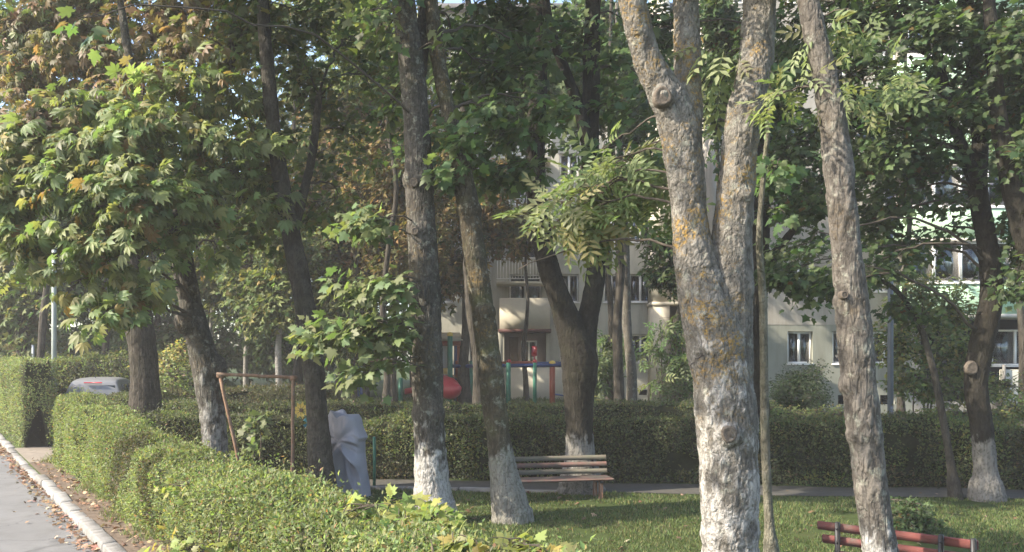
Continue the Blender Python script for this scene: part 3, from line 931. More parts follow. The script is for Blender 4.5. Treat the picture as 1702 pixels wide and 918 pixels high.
# bent dark tree, right
near_tree('maple_tree', 'dark bent trunk with limewashed foot near the right edge of the lawn', 'tree',
          [[(1640, 835, 44, 0), (1638, 780, 37, 0), (1632, 710, 34, 0), (1622, 640, 36, 0), (1632, 570, 38, 0), (1648, 490, 34, 0), (1640, 400, 32, 0), (1626, 320, 30, 0), (1628, 240, 26, 0.2), (1622, 150, 24, 0.3), (1612, 50, 22, 0.4), (1605, -80, 18, 0.5), (1615, -320, 13, 0.5)],
           [(1628, 320, 26, 0), (1604, 260, 20, -0.2), (1578, 180, 17, -0.4), (1560, 90, 14, -0.5), (1555, -20, 12, -0.6), (1540, -200, 9, -0.6)]],
          14.9, M['bark_dark'],
          [clump(1560, 60, 14, 60, 45), clump(1650, 80, 14.4, 60, 50), clump(1500, 170, 13.8, 60, 40), clump(1600, 170, 14.2, 50, 40), clump(1685, 190, 14.6, 40, 50), clump(1450, 90, 14, 60, 45), clump(1545, 250, 14.5, 50, 36, 0.8),
           clump(1460, 250, 14.4, 60, 40, 0.8), clump(1390, 100, 14.6, 60, 50), clump(1350, 220, 15, 50, 50, 0.9), clump(1300, 250, 15, 30, 45), clump(1480, 330, 15, 50, 34, 0.6), clump(1660, 290, 14.6, 40, 30, 0.6), clump(1590, 380, 15.5, 50, 30, 0.25), clump(1570, 330, 15, 40, 30, 0.23), clump(1680, 420, 15, 24, 60, 0.9),
           clump(1320, 40, 15, 50, 60, 0.8), clump(1300, 450, 14.2, 44, 26, 1.2), clump(1350, 470, 14.0, 44, 34, 1.4), clump(1460, 430, 14.6, 50, 36, 0.8), clump(1320, 410, 14.4, 40, 18, 0.6), clump(1500, 20, 14.5, 80, 40),
           clump(1430, 180, 15, 60, 50), clump(1400, 290, 15.4, 50, 50, 0.9), clump(1450, 370, 15.6, 60, 40, 0.9), clump(1520, 400, 15.6, 44, 34, 0.5), clump(1340, 330, 15.4, 44, 34, 0.8), clump(1600, 290, 15.2, 50, 34, 0.32), clump(1500, 270, 15.5, 60, 40, 0.8), clump(1420, 30, 15, 70, 50), clump(1560, 150, 15.4, 60, 50), clump(1640, 20, 15, 70, 50),
           clump(1640, -120, 14.5, 200, 90, 0.8), clump(1450, -120, 14.5, 180, 80, 0.8), clump(1550, -280, 14.5, 260, 90, 0.7)],
          'maple', 0.13, 30000, 'dark', 300, 0.025, 0.8, scars=[(1616, 612, 10, -0.2)], seed=9, limb_r=0.03, per=8, spread=0.27)

# tree at the right border, leaning stem
near_tree('maple_tree', 'dark leaning trunk cut by the right edge of the picture beside the green balconies', 'tree',
          [[(1790, 850, 50, 0), (1760, 620, 40, 0), (1725, 470, 38, 0), (1698, 370, 36, 0), (1676, 280, 32, 0), (1660, 190, 26, 0), (1650, 80, 22, 0), (1640, -100, 18, 0), (1650, -350, 12, 0)]],
          14.0, M['bark_dark'],
          [clump(1690, 60, 13.5, 40, 60), clump(1700, 250, 13.6, 24, 40, 0.8), clump(1690, 470, 13.8, 18, 46), clump(1690, 350, 14.5, 26, 30, 0.7), clump(1740, 150, 14, 60, 90), clump(1760, 400, 14, 60, 90), clump(1690, -150, 14, 160, 90, 0.7)],
          'maple', 0.12, 8000, 'dark', 200, 0.028, 0.8, seed=10, limb_r=0.025, per=8, spread=0.26)

# slim pale sapling beside the twin ash
near_tree('sapling', 'slim pale sapling stem standing close behind the massive twin-stemmed tree', 'sapling',
          [[(1284, 950, 22, 0), (1278, 860, 16, 0), (1272, 740, 15, 0), (1270, 620, 14, 0), (1268, 500, 13, 0), (1262, 400, 11, 0), (1268, 300, 9, 0), (1280, 180, 8, 0), (1285, 60, 6, 0)]],
          10.0, M['bark_pale'] if False else bark_mat('sapling_bark', (0.15, 0.14, 0.10), (0.30, 0.28, 0.22), 0.0, 0.0, 18, 0.3, 0.3, 0.4),
          [clump(1290, 280, 10.2, 26, 40), clump(1282, 130, 10.2, 22, 40), clump(1288, 350, 10.1, 24, 20, 0.7)],
          'maple', 0.13, 260, 'maple', 110, 0.008, 0.25, seed=11, limb_r=0.01, per=5, spread=0.15)

# thin bowed tree on the right lawn
near_tree('sapling', 'thin bowed stem arching left on the lawn left of the dark bent tree', 'sapling',
          [[(1588, 835, 18, 0), (1580, 770, 13, 0), (1566, 690, 12, 0), (1550, 610, 11, 0), (1528, 540, 10, 0), (1492, 485, 8, 0), (1450, 462, 6, -0.1), (1400, 455, 4, -0.2)]],
          15.0, M['bark_lime'],
          [clump(1430, 465, 14.8, 30, 20, 0.7), clump(1490, 510, 15, 24, 16, 0.7), clump(1540, 520, 15, 24, 20, 0.7)], 'maple', 0.12, 380, 'dark', 120, 0.012, 0.3, seed=12, limb_r=0.008, per=6, spread=0.2)

# dark tree half hidden behind the twin ash
near_tree('maple_tree', 'dark trunk half hidden behind the twin-stemmed tree with a low branch towards the building', 'tree',
          [[(1262, 790, 40, 0), (1262, 680, 34, 0), (1258, 560, 32, 0), (1262, 430, 30, 0), (1268, 330, 28, 0), (1272, 200, 24, 0), (1270, 60, 20, 0), (1275, -150, 14, 0)],
           [(1262, 470, 22, 0), (1290, 420, 17, -0.1), (1320, 380, 13, -0.3), (1345, 330, 9, -0.5)]],
          18.4, M['bark_dark'],
          [clump(1300, 330, 18, 40, 40), clump(1340, 300, 18, 40, 34, 0.8), clump(1285, 180, 18.4, 40, 60), clump(1240, 240, 18.4, 40, 60), clump(1320, 100, 18.4, 60, 60), clump(1350, 380, 18, 34, 24, 0.6), clump(1100, 220, 18.5, 50, 60, 0.8), clump(1090, 60, 18.5, 60, 60),
           clump(1290, -100, 18.4, 160, 80, 0.8)],
          'maple', 0.15, 9000, 'dark', 150, 0.03, 0.8, seed=13, limb_r=0.03, per=7, spread=0.28)


# ------------------------------------------------------------------ trees farther back
def far_tree(name, label, px, Y, h, wpx, lean, bark, clumps, n, pal, size, seed, base_px=None, tm='sprig', forks=(), group=None, pal_of=None, parts=0, per=6):
    rng = np.random.default_rng(300 + seed)
    x0 = (px - CX) / F * Y
    g = tz(x0, Y)
    base = np.array([x0, Y, g])
    root = empty(name, base, 0, label, 'tree', group)
    r = W(wpx, Y) / 2
    pts, rr = [], []
    for k, t in enumerate(np.linspace(0, 1, 9)):
        z = g - 0.2 + (h + 0.2) * t
        pts.append((x0 + lean * t * h / 10 + rng.normal(0, 0.05) * (t > 0) * h / 8, Y + rng.normal(0, 0.06) * (t > 0), z))
        rr.append(r * (1.35 if k == 0 else 1.0 - 0.72 * t))
    s = spline(np.column_stack([pts, rr]), 4)
    s[:, 3] *= 1 + 0.05 * rng.standard_normal(len(s))
    mb = MB(); mb.tube(s[:, :3], s[:, 3], 10)
    mb.build('trunk', bark, root, base, True)
    nodes = [s[6:]]
    for fk in forks:
        row = np.array([[*P(a, b_, Y + dy), W(w, Y) / 2] for (a, b_, w, dy) in fk])
        q = spline(row, 4)
        f = MB(); f.tube(q[:, :3], q[:, 3], 7); f.build('limb', bark, root, base, True)
        nodes.append(q[2:])
    add_crown(root, base, np.concatenate(nodes), list(clumps), tm, size, n, pal, rng, parts, M['leaf_far'], 0.05, per, 0.3, 0.3, bark, False, pal_of)
    return root


def crown_clumps(px, py, Y, rx, ry, k, seed, w=1.0, fill=0.42):
    """k overlapping leaf masses that make up an uneven crown"""
    rng = np.random.default_rng(seed)
    out = []
    for i in range(k):
        a = rng.random() * 2 * math.pi
        q = math.sqrt(rng.random()) * 0.8
        dy = rng.normal(0, 0.35) * W(rx, Y)
        out.append(clump(px + rx * q * math.cos(a), py + ry * q * math.sin(a), Y + dy, rx * fill * (0.7 + 0.6 * rng.random()), ry * fill * (0.6 + 0.5 * rng.random()), w))
    return out


BACK = [
    # px, Y, height, trunk px, lean, bark, pal, crown (px, py, rx, ry, k), n, label
    (38, 33, 11, 24, 0.1, 'bark_far', 'olive', (40, 470, 110, 120, 13), 3000, 'broad dark trunk behind the tall clipped hedge, left of the pale lamp post'),
    (178, 31, 12, 13, 0.05, 'bark_far', 'dark', (150, 400, 110, 150, 12), 2600, 'thin dark straight trunk between the pale lamp post and the furrowed chestnut'),
    (352, 37, 13, 9, -0.1, 'bark_birch', 'olive', (350, 380, 90, 150, 10), 2200, 'thin pale birch right of the light green chestnut trunk'),
    (410, 39, 13, 9, 0.1, 'bark_birch', 'autumn', (430, 400, 90, 140, 10), 2200, 'pale speckled birch stem just left of the whitewashed back tree'),
    (464, 29, 9, 13, 0.0, 'bark_birch', 'olive', (450, 430, 90, 110, 12), 2400, 'small tree with white painted foot seen above the swing bar'),
    (560, 33, 12, 13, 0.1, 'bark_far', 'autumn', (560, 380, 90, 150, 12), 2500, 'brown-leaved tree behind the grey covered object'),
    (655, 29, 11, 14, -0.25, 'bark_far', 'autumn', (650, 330, 100, 140, 12), 2400, 'dark slanting trunk just left of the straight grey maple'),
    (608, 36, 14, 11, -0.1, 'bark_far', 'autumn', (600, 230, 110, 150, 14), 2800, 'brown forked trunk high between the slim leaning trunk and the grey maple'),
    (775, 33, 13, 20, 0.05, 'bark_far', 'autumn', (770, 370, 90, 150, 12), 2400, 'brown trunk rising beside the play tower roof'),
    (875, 35.5, 9, 9, 0.0, 'bark_far', 'autumn', (880, 380, 40, 60, 6), 400, 'slender trunk in front of the building entrance'),
    (1048, 26, 13, 19, -0.35, 'bark_far_grey', 'dark', (1050, 300, 50, 50, 5), 350, 'right-hand stem of the grey pair behind the clipped hedge'),
    (1030, 25.4, 13, 19, -0.2, 'bark_far', 'dark', (1040, 150, 80, 90, 10), 1000, 'left-hand darker stem of the pair behind the clipped hedge'),
    (795, 24, 16, 22, -0.45, 'bark_far', 'pale', (840, 120, 90, 110, 10), 2200, 'tall pale-leaved tree with a dark trunk high above the play frame'),
    (1130, 29, 12, 14, 0.1, 'bark_far', 'dark', (1100, 440, 40, 60, 5), 700, 'dark-leaved small tree against the bright balcony bay'),
    (260, 42, 14, 13, 0.1, 'bark_far', 'dark', (270, 440, 130, 160, 14), 3000, 'dense dark tree behind the light green chestnut'),
    (100, 44, 15, 16, 0.1, 'bark_far', 'dark', (80, 330, 150, 170, 16), 3400, 'dark tall tree far behind the pale lamp post'),
    (500, 44, 15, 14, 0.1, 'bark_far', 'olive', (500, 300, 140, 170, 16), 3200, 'tall olive tree far behind the swing frame'),
    (700, 46, 17, 14, 0.1, 'bark_far', 'olive', (700, 160, 130, 150, 14), 2600, 'tall olive crown far behind the straight grey maple'),
    (690, 40, 16, 12, 0.1, 'bark_far', 'autumn', (690, 330, 80, 170, 14), 2800, 'brown-leaved tree far behind the base of the straight grey maple'),
    (830, 42, 17, 12, 0.1, 'bark_far', 'olive', (830, 150, 110, 110, 12), 2000, 'olive crown rising in front of the cream building'),
    (1010, 30, 14, 12, 0.1, 'bark_far', 'dark', (1000, 130, 100, 100, 12), 1900, 'dark crown in front of the upper cream facade'),
    (1500, 26, 14, 12, 0.1, 'bark_far', 'dark', (1450, 230, 130, 130, 14), 1100, 'dark crown high in front of the grey facade'),
    (1700, 24, 13, 14, 0.1, 'bark_far', 'dark', (1680, 150, 100, 150, 12), 1000, 'dark crown at the upper right corner over the balconies'),
    (340, 50, 16, 14, 0.1, 'bark_far', 'olive', (330, 300, 140, 200, 16), 3000, 'olive crown far behind the leaning chestnut'),
    (640, 27, 15, 12, 0.1, 'bark_far', 'olive', (635, 90, 80, 110, 12), 1900, 'thin-stemmed olive tree whose crown fills the gap left of the straight grey maple'),
    (970, 28, 15, 12, 0.1, 'bark_far', 'maple', (960, 60, 90, 90, 12), 1900, 'green crown high behind the forked maple'),
    (1185, 23, 14, 11, 0.0, 'bark_far', 'dark', (1190, 110, 60, 130, 10), 1700, 'dark crown seen between the two stems of the massive ash'),
    (70, 29, 16, 14, 0.1, 'bark_far', 'dark', (80, 70, 170, 120, 16), 3600, 'dark crown behind the rust brown leaves at the upper left'),
    (590, 30, 10, 10, 0.1, 'bark_far', 'olive', (590, 520, 80, 80, 10), 1700, 'leafy young tree behind the light maple boughs'),
    (500, 36, 11, 10, 0.0, 'bark_far', 'dark', (480, 530, 110, 70, 10), 2000, 'dark bushy tree behind the swing bar'),
    (490, 34, 18, 12, 0.0, 'bark_far', 'olive', (500, 10, 150, 80, 12), 2200, 'olive crown closing the gap at the top edge above the slim leaning trunk'),
    (-60, 40, 15, 16, 0.1, 'bark_far', 'dark', (-20, 350, 150, 200, 16), 3000, 'dark crown at the left border behind the tall clipped hedge'),
]
for i, (px, Y, h, w, lean, bark, pal, (cx, cy_, rx, ry, k), n, lab) in enumerate(BACK):
    fk = []
    if i == 7:
        fk = [[(598, 300, 9, 0), (585, 260, 6, 0.2), (565, 215, 5, 0.4), (550, 170, 4, 0.6)], [(600, 290, 8, 0), (622, 240, 6, 0), (635, 190, 5, 0), (640, 140, 3, 0)]]
    far_tree('background_tree', lab, px, Y, h, w, lean, M[bark], crown_clumps(cx, cy_, Y, rx, ry, int(k * 1.6), 40 + i, 1.0, 0.4), int(n * 3.2), pal, 0.25 if Y > 30 else 0.2, i,
             forks=fk, group='trees behind the hedges')

# far-off wood that closes the view on the left
rng = np.random.default_rng(77)
cl = []
for k in range(60):
    a = rng.random()
    Yf = 52 + 22 * rng.random()
    px = -350 + 1150 * a
    cl.append(clump(px, 560 - 460 * rng.random() ** 0.9, Yf, 90, 60, 1.0))
for k in range(26):
    cl.append(clump(-350 + 1100 * rng.random(), 575 + 25 * rng.random(), 50 + 10 * rng.random(), 90, 26, 1.2))
pos, yd, nr, ci, sp, sci = scatter(cl, 45000, rng, 7, 0.8, 0.3)
v, t, c = place('sprig', pos, yd, nr, 0.5 * (0.7 + 0.6 * rng.random(len(pos))), pick_colours(PAL['dark'], len(pos), 0.25, rng) * 0.9)
o = link('far_wood', mesh_np('far_wood', v, [t], M['leaf_far'], c))
tag(o, 'dark mass of distant trees closing the view behind the hedges on the left', 'wood', kind='stuff')


# undergrowth at the far edge of the park, left
rng = np.random.default_rng(78)
cl = [clump(-150 + 800 * rng.random(), 540 + 75 * rng.random(), 40 + 6 * rng.random(), 60, 30, 1.0) for k in range(46)]
pos, yd, nr, ci, sp, sci = scatter(cl, 16000, rng, 7, 0.4, 0.3)
v, t, c = place('sprig', pos, yd, nr, 0.3 * (0.7 + 0.6 * rng.random(len(pos))), pick_colours(PAL['dark'], len(pos), 0.25, rng))
tag(link('undergrowth', mesh_np('undergrowth', v, [t], M['leaf_far'], c)), 'dark tangled undergrowth between the thin trunks at the far edge of the park', 'undergrowth', kind='stuff')

# ------------------------------------------------------------------ ground, road, kerb, paths
def grass_ground_mat():
    m, nt, b = new_mat('soil_and_turf')
    v, raw = coords(nt)
    n1 = noise(nt, raw, 0.45, 6, 0.65)
    n2 = noise(nt, raw, 9, 6, 0.7)
    c = ramp(nt, n1, [(0.35, (0.035, 0.055, 0.018)), (0.55, (0.055, 0.075, 0.024)), (0.72, (0.085, 0.07, 0.04))])
    c = mixc(nt, 0.6, c, ramp(nt, n2, [(0.3, (0.5, 0.5, 0.5)), (0.7, (1.15, 1.1, 1.0))]), 'MULTIPLY')
    nt.links.new(c, b.inputs['Base Color'])
    b.inputs['Roughness'].default_value = 1.0
    b.inputs['Specular IOR Level'].default_value = 0.1
    bump(nt, b, n2, 0.6, 0.03)
    return m


M['ground'] = grass_ground_mat()
ss = np.concatenate([np.linspace(-500, -40, 8), np.arange(-30, 60, 0.6), np.linspace(65, 600, 12)])
nn = np.concatenate([np.linspace(-500, -30, 8), [-20, -12, -6.25, -6.1, -5.9, -2, 1.86, 2.0, 2.10, 2.2, 2.4], np.arange(2.7, 50, 0.6), np.linspace(55, 600, 12)])
S_, N_ = np.meshgrid(ss, nn, indexing='ij')
X_ = DV[0] * S_ + NV[0] * N_
Y_ = DV[1] * S_ + NV[1] * N_
Z_ = terrain(X_, Y_)
Z_ = np.where((N_ < 2.05) & (N_ > -6.0), -0.08, Z_)
Z_ = np.where(N_ <= -6.0, 0.1, Z_)
ni, nj = S_.shape
I_ = np.arange(ni * nj).reshape(ni, nj)
Q_ = np.stack([I_[:-1, :-1], I_[1:, :-1], I_[1:, 1:], I_[:-1, 1:]], -1).reshape(-1, 4)[:, ::-1]
tag(link('ground', mesh_np('ground', np.stack([X_, Y_, Z_], -1).reshape(-1, 3), [Q_], M['ground'], smooth=True)), 'grassy ground of the lawn and verges', kind='structure')


def asphalt_mat():
    m, nt, b = new_mat('worn_asphalt')
    v, raw = coords(nt)
    n1 = noise(nt, raw, 0.7, 6, 0.6)
    n2 = noise(nt, raw, 160, 3, 0.7)
    c = ramp(nt, n1, [(0.3, (0.115, 0.113, 0.110)), (0.7, (0.165, 0.162, 0.158))])
    c = mixc(nt, 0.5, c, ramp(nt, n2, [(0.3, (0.6, 0.6, 0.6)), (0.7, (1.2, 1.2, 1.2))]), 'MULTIPLY')
    vo = N(nt, 'ShaderNodeTexVoronoi', feature='DISTANCE_TO_EDGE', i_Scale=0.55)
    wv = nt.nodes.new('ShaderNodeVectorMath'); wv.operation = 'MULTIPLY_ADD'
    nz = N(nt, 'ShaderNodeTexNoise', i_Scale=1.6, i_Detail=6)
    nt.links.new(raw, nz.inputs['Vector']); nt.links.new(nz.outputs['Color'], wv.inputs[0]); wv.inputs[1].default_value = (1.1, 1.1, 0); nt.links.new(raw, wv.inputs[2])
    nt.links.new(wv.outputs[0], vo.inputs['Vector'])
    ck = ramp(nt, vo.outputs['Distance'], [(0.0, (0.55, 0.55, 0.55)), (0.012, (1, 1, 1))])
    c = mixc(nt, 1.0, c, ck, 'MULTIPLY')
    stn = ramp(nt, noise(nt, raw, 2.6, 6, 0.7), [(0.5, (1, 1, 1)), (0.72, (0.78, 0.76, 0.73))])
    c = mixc(nt, 1.0, c, stn, 'MULTIPLY')
    nt.links.new(c, b.inputs['Base Color'])
    b.inputs['Roughness'].default_value = 0.85
    bump(nt, b, n2, 0.4, 0.006)
    return m


def strip(name, pts4, mat, nx=40, ny=4, zf=None, dz=0.0):
    a, b_, c, d = [np.array(p, float) for p in pts4]
    u = np.linspace(0, 1, nx + 1)[:, None, None]; w = np.linspace(0, 1, ny + 1)[None, :, None]
    V = (a * (1 - u) + b_ * u) * (1 - w) + (d * (1 - u) + c * u) * w
    V = V.reshape(-1, 3)
    if zf is not None: V[:, 2] = zf(V[:, 0], V[:, 1]) + dz
    I = np.arange((nx + 1) * (ny + 1)).reshape(nx + 1, ny + 1)
    Q = np.stack([I[:-1, :-1], I[1:, :-1], I[1:, 1:], I[:-1, 1:]], -1).reshape(-1, 4)
    e = V[Q[0]]
    if np.cross(e[1] - e[0], e[3] - e[0])[2] < 0: Q = Q[:, ::-1]
    return link(name, mesh_np(name, V, [Q], mat))


M['asphalt'] = asphalt_mat()
M['dirt'] = plain_mat('trodden_dirt', (0.21, 0.18, 0.145), 1.0, 0.25, 6, spec=0.1, bumpy=0.6)
M['concrete'] = plain_mat('weathered_concrete', (0.20, 0.192, 0.18), 0.9, 0.16, 7, spec=0.2, bumpy=0.4, dirt=(0.15, 0.14, 0.12))
M['path'] = plain_mat('path_concrete', (0.072, 0.069, 0.06), 0.95, 0.2, 4, spec=0.2, bumpy=0.4, dirt=(0.09, 0.08, 0.065))
tag(strip('road', [SN(-60, -5.95), SN(160, -5.95), SN(160, 2.0), SN(-60, 2.0)], M['asphalt']), 'grey asphalt road along the kerb', kind='structure')
tag(strip('dirt_path', [SN(22.6, 2.04), SN(26.6, 2.04), SN(27.5, 12), SN(23, 12)], M['dirt'], 12, 20, terrain, 0.012), 'trodden dirt entrance between the two hedges', kind='structure')
tag(strip('verge', [SN(2, 2.04), SN(22.6, 2.04), SN(22.6, 3.0), SN(2, 3.0)], plain_mat('leafy_verge_soil', (0.13, 0.10, 0.075), 1.0, 0.4, 10, spec=0.1, bumpy=0.8), 60, 4, terrain, 0.006), 'bare leaf-strewn soil between kerb and hedge', kind='structure')


def pf(x):
    """front line of the path across the park"""
    return 16.25 - 0.115 * (x + 2.0)


tag(strip('path', [(-9, pf(-9), 0), (16, pf(16), 0), (16, pf(16) + 1.25, 0), (-9, pf(-9) + 1.25, 0)], M['path'], 60, 3, terrain, 0.012), 'grey concrete footpath in front of the clipped hedge', kind='structure')

kerb = empty('kerb', SN(0, 2.0, 0), 0, 'row of worn pale kerbstones along the road', kind='structure')
rot_k = math.atan2(DV[1], DV[0])
s = 5.0
rng = np.random.default_rng(5)
variants = []
M['kerb'] = plain_mat('worn_kerb_concrete', (0.255, 0.248, 0.238), 0.9, 0.25, 12, spec=0.25, bumpy=0.5, dirt=(0.15, 0.14, 0.125))
for k in range(5):
    L = 0.98
    nx, prof = 9, [(-0.095, -0.08), (-0.093, 0.10), (-0.086, 0.122), (-0.070, 0.131), (0.075, 0.132), (0.088, 0.122), (0.09, -0.08)]
    V = []
    for i in range(nx + 1):
        for j, (yy, zz) in enumerate(prof):
            jt = 0.0025 if 0 < j < 6 else 0.0
            e = 0.005 if i in (0, nx) and 1 < j < 6 else 0
            V.append((L * i / nx, yy + rng.normal(0, jt), zz + rng.normal(0, jt) - e))
    m_ = len(prof)
    Q = [(i * m_ + j, i * m_ + j + 1, (i + 1) * m_ + j + 1, (i + 1) * m_ + j) for i in range(nx) for j in range(m_ - 1)]
    mb = MB(); mb.add(V, Q)
    n0 = nx * m_
    mb.t.append(np.array([(0, j + 1, j) for j in range(1, m_ - 1)])); mb.t.append(np.array([(n0, n0 + j, n0 + j + 1) for j in range(1, m_ - 1)]))
    VV, ff = mb.arrays()
    variants.append(mesh_np('kerb_stone', VV, ff, M['kerb'], smooth=False))
nt_ = M['kerb'].node_tree; b_ = nt_.nodes['Principled BSDF']; src_ = b_.inputs['Base Color'].links[0].from_socket
oi_ = N(nt_, 'ShaderNodeObjectInfo')
nt_.links.new(mixc(nt_, 1.0, src_, ramp(nt_, oi_.outputs['Random'], [(0.0, (0.72, 0.71, 0.69)), (1.0, (1.12, 1.12, 1.12))]), 'MULTIPLY'), b_.inputs['Base Color'])
while s < 58:
    o = link('kerb_stone', variants[int(rng.integers(5))], kerb)
    low = 0.09 * float(sstep(19.2, 20.4, s) * (1 - sstep(25.6, 26.8, s)))
    q = SN(s, 2.0) - np.array(kerb.location)
    o.location = (q[0] + rng.normal(0, 0.006), q[1] + rng.normal(0, 0.003), -low + rng.normal(0, 0.006))
    o.rotation_euler = (rng.normal(0, 0.015), rng.normal(0, 0.008), rot_k + math.pi * 0 + rng.normal(0, 0.012))
    o.scale = (1, -1, 1)
    s += 1.0

ed = empty('lawn_edging', (0, pf(0), 0), 0, 'low concrete edging stones between lawn and footpath', kind='structure')
x = -7.0
while x < 0.4:
    mb = MB(); mb.box((0, -0.05, -0.1), (0.97, 0.05, 0.07 + rng.normal(0, 0.006)), 0.012)
    o = mb.build('edging_stone', M['concrete'], ed)
    o.location = (x, pf(x) - 0.06 - pf(0), tz(x, pf(x)))
    o.rotation_euler = (0, 0, math.atan2(-0.115, 1))
    x += 1.0

# ------------------------------------------------------------------ grass, fallen leaves
def scatter_grass(name, label, n, xr, yr, hmin, hmax, seed, pal, ok):
    rng = np.random.default_rng(seed)
    y = np.sqrt(rng.random(n) * (yr[1] ** 2 - yr[0] ** 2) + yr[0] ** 2)
    # a little denser close to the eye, the view frustum plus a margin
    x = (rng.random(n) * (xr[1] - xr[0]) + xr[0]) * y / F
    k = ok(x, y)
    k = k & (vnoise(np.stack([x * 0.9, y * 0.9, 0 * x], 1), 14) + 0.6 * vnoise(np.stack([x * 3.1, y * 3.1, 0 * x], 1), 15) > -0.55 + 0.25 * rng.random(n))
    x, y = x[k], y[k]
    n = len(x)
    z = terrain(x, y)
    tuft = vnoise(np.stack([x * 1.4, y * 1.4, 0 * x], 1), 8) * 0.5 + 0.5 * vnoise(np.stack([x * 5, y * 5, 0 * x], 1), 9)
    h = (hmin + (hmax - hmin) * rng.random(n)) * (1 + 0.6 * tuft)
    a = rng.random(n) * 2 * math.pi
    w = 0.004 + 0.006 * rng.random(n)
    w = w * np.clip(y / 9, 1, 3)
    ln = rng.normal(0, 0.45, (n, 2))
    b0 = np.stack([x + np.cos(a) * w, y + np.sin(a) * w, z - 0.01], 1)
    b1 = np.stack([x - np.cos(a) * w, y - np.sin(a) * w, z - 0.01], 1)
    t_ = np.stack([x + ln[:, 0] * h, y + ln[:, 1] * h, z + h], 1)
    V = np.stack([b0, b1, t_], 1).reshape(-1, 3)
    T = np.arange(n * 3).reshape(-1, 3)
    c = pick_colours(pal, n, 0.25, rng) * (1 + 0.25 * tuft)[:, None]
    o = link(name, mesh_np(name, V, [T], M['grass_blade'], np.repeat(c, 3, 0)))
    tag(o, label, 'grass', kind='stuff')


GP = [(4, (0.105, 0.14, 0.05)), (3, (0.08, 0.115, 0.04)), (2, (0.14, 0.155, 0.058)), (1.0, (0.165, 0.145, 0.075))]
nof = lambda x, y: x * NV[0] + y * NV[1]
scatter_grass('lawn_grass', 'short mown grass of the shaded lawn around the benches', 230000, (-520, 1000), (5.5, 17.2), 0.02, 0.06, 21, GP,
              lambda x, y: (nof(x, y) > 3.5) & (y < pf(x) - 0.12))
scatter_grass('park_grass', 'grass behind the hedges around the playground', 60000, (-900, 1000), (19, 38), 0.05, 0.14, 22, GP, lambda x, y: (nof(x, y) > 5))


def verge_weeds():
    rng = np.random.default_rng(61)
    n = 9000
    s_ = 4 + 19 * rng.random(n); n_ = 2.18 + 0.75 * rng.random(n) ** 0.6
    x = DV[0] * s_ + NV[0] * n_; y = DV[1] * s_ + NV[1] * n_
    k = vnoise(np.stack([x * 1.3, y * 1.3, 0 * x], 1), 12) + 0.5 * (n_ - 2.55) > 0.02
    x, y, n_ = x[k], y[k], n_[k]; n = len(x)
    z = terrain(x, y)
    h = (0.06 + 0.13 * rng.random(n)) * (0.5 + (n_ - 2.18) / 0.6)
    a = rng.random(n) * 6.283; w = 0.006 + 0.006 * rng.random(n); ln = rng.normal(0, 0.5, (n, 2))
    b0 = np.stack([x + np.cos(a) * w, y + np.sin(a) * w, z], 1); b1 = np.stack([x - np.cos(a) * w, y - np.sin(a) * w, z], 1)
    t_ = np.stack([x + ln[:, 0] * h, y + ln[:, 1] * h, z + h], 1)
    c = pick_colours([(4, (0.13, 0.17, 0.06)), (2, (0.18, 0.16, 0.085)), (1.5, (0.24, 0.20, 0.12))], n, 0.25, rng)
    o = link('verge_weeds', mesh_np('verge_weeds', np.stack([b0, b1, t_], 1).reshape(-1, 3), [np.arange(n * 3).reshape(-1, 3)], M['grass_blade'], np.repeat(c, 3, 0)))
    tag(o, 'thin dry weeds and grass at the foot of the front hedge by the kerb', 'weeds', kind='stuff')


verge_weeds()


def fallen(name, label, pts, size, pal, seed, tm='maple'):
    rng = np.random.default_rng(seed)
    n = len(pts)
    yd = np.stack([rng.normal(0, 1, n), rng.normal(0, 1, n), rng.normal(0, 0.25, n)], 1)
    nr = np.stack([rng.normal(0, 0.45, n), rng.normal(0, 0.45, n), np.ones(n)], 1)
    v, t, c = place(tm, pts, yd, nr, size * (0.6 + 0.7 * rng.random(n)), pick_colours(pal, n, 0.3, rng))
    o = link(name, mesh_np(name, v, [t], M['dead'], c))
    tag(o, label, 'fallen leaves', kind='stuff')


DP = [(4, (0.24, 0.145, 0.09)), (3, (0.31, 0.215, 0.145)), (2, (0.17, 0.11, 0.07)), (1, (0.37, 0.29, 0.18))]
rng = np.random.default_rng(31)
n = 1150
s_ = 4 + 26 * rng.random(n)
n_ = 1.92 - np.abs(rng.normal(0, 0.13, n)) - 0.02
far_ = rng.random(n) < 0.06
n_[far_] = 1.9 - 4 * rng.random(far_.sum())
pts = np.stack([DV[0] * s_ + NV[0] * n_, DV[1] * s_ + NV[1] * n_, 0.012 + 0.035 * rng.random(n)], 1)
s_ = 4 + 19 * rng.random(1500)
n_ = 2.12 + 0.75 * rng.random(1500) ** 1.3
x_, y_ = DV[0] * s_ + NV[0] * n_, DV[1] * s_ + NV[1] * n_
keep = rng.random(1500) < 0.4
pts2 = np.stack([x_, y_, terrain(x_, y_) + 0.02 + 0.03 * rng.random(1500)], 1)[keep]
fallen('fallen_leaves', 'brown fallen leaves gathered along the kerb and under the front hedge', np.concatenate([pts, pts2]), 0.068, DP, 32)
y_ = 6 + 10 * rng.random(300); x_ = (-500 + 1500 * rng.random(300)) * y_ / F
k = (nof(x_, y_) > 3.6) & (y_ < pf(x_) + 1.1)
x_, y_ = x_[k], y_[k]
fallen('lawn_leaves', 'scattered dry leaves lying on the lawn and footpath', np.stack([x_, y_, terrain(x_, y_) + 0.035], 1), 0.08, [(w_, tuple(0.7 * q for q in c_)) for w_, c_ in DP], 33)


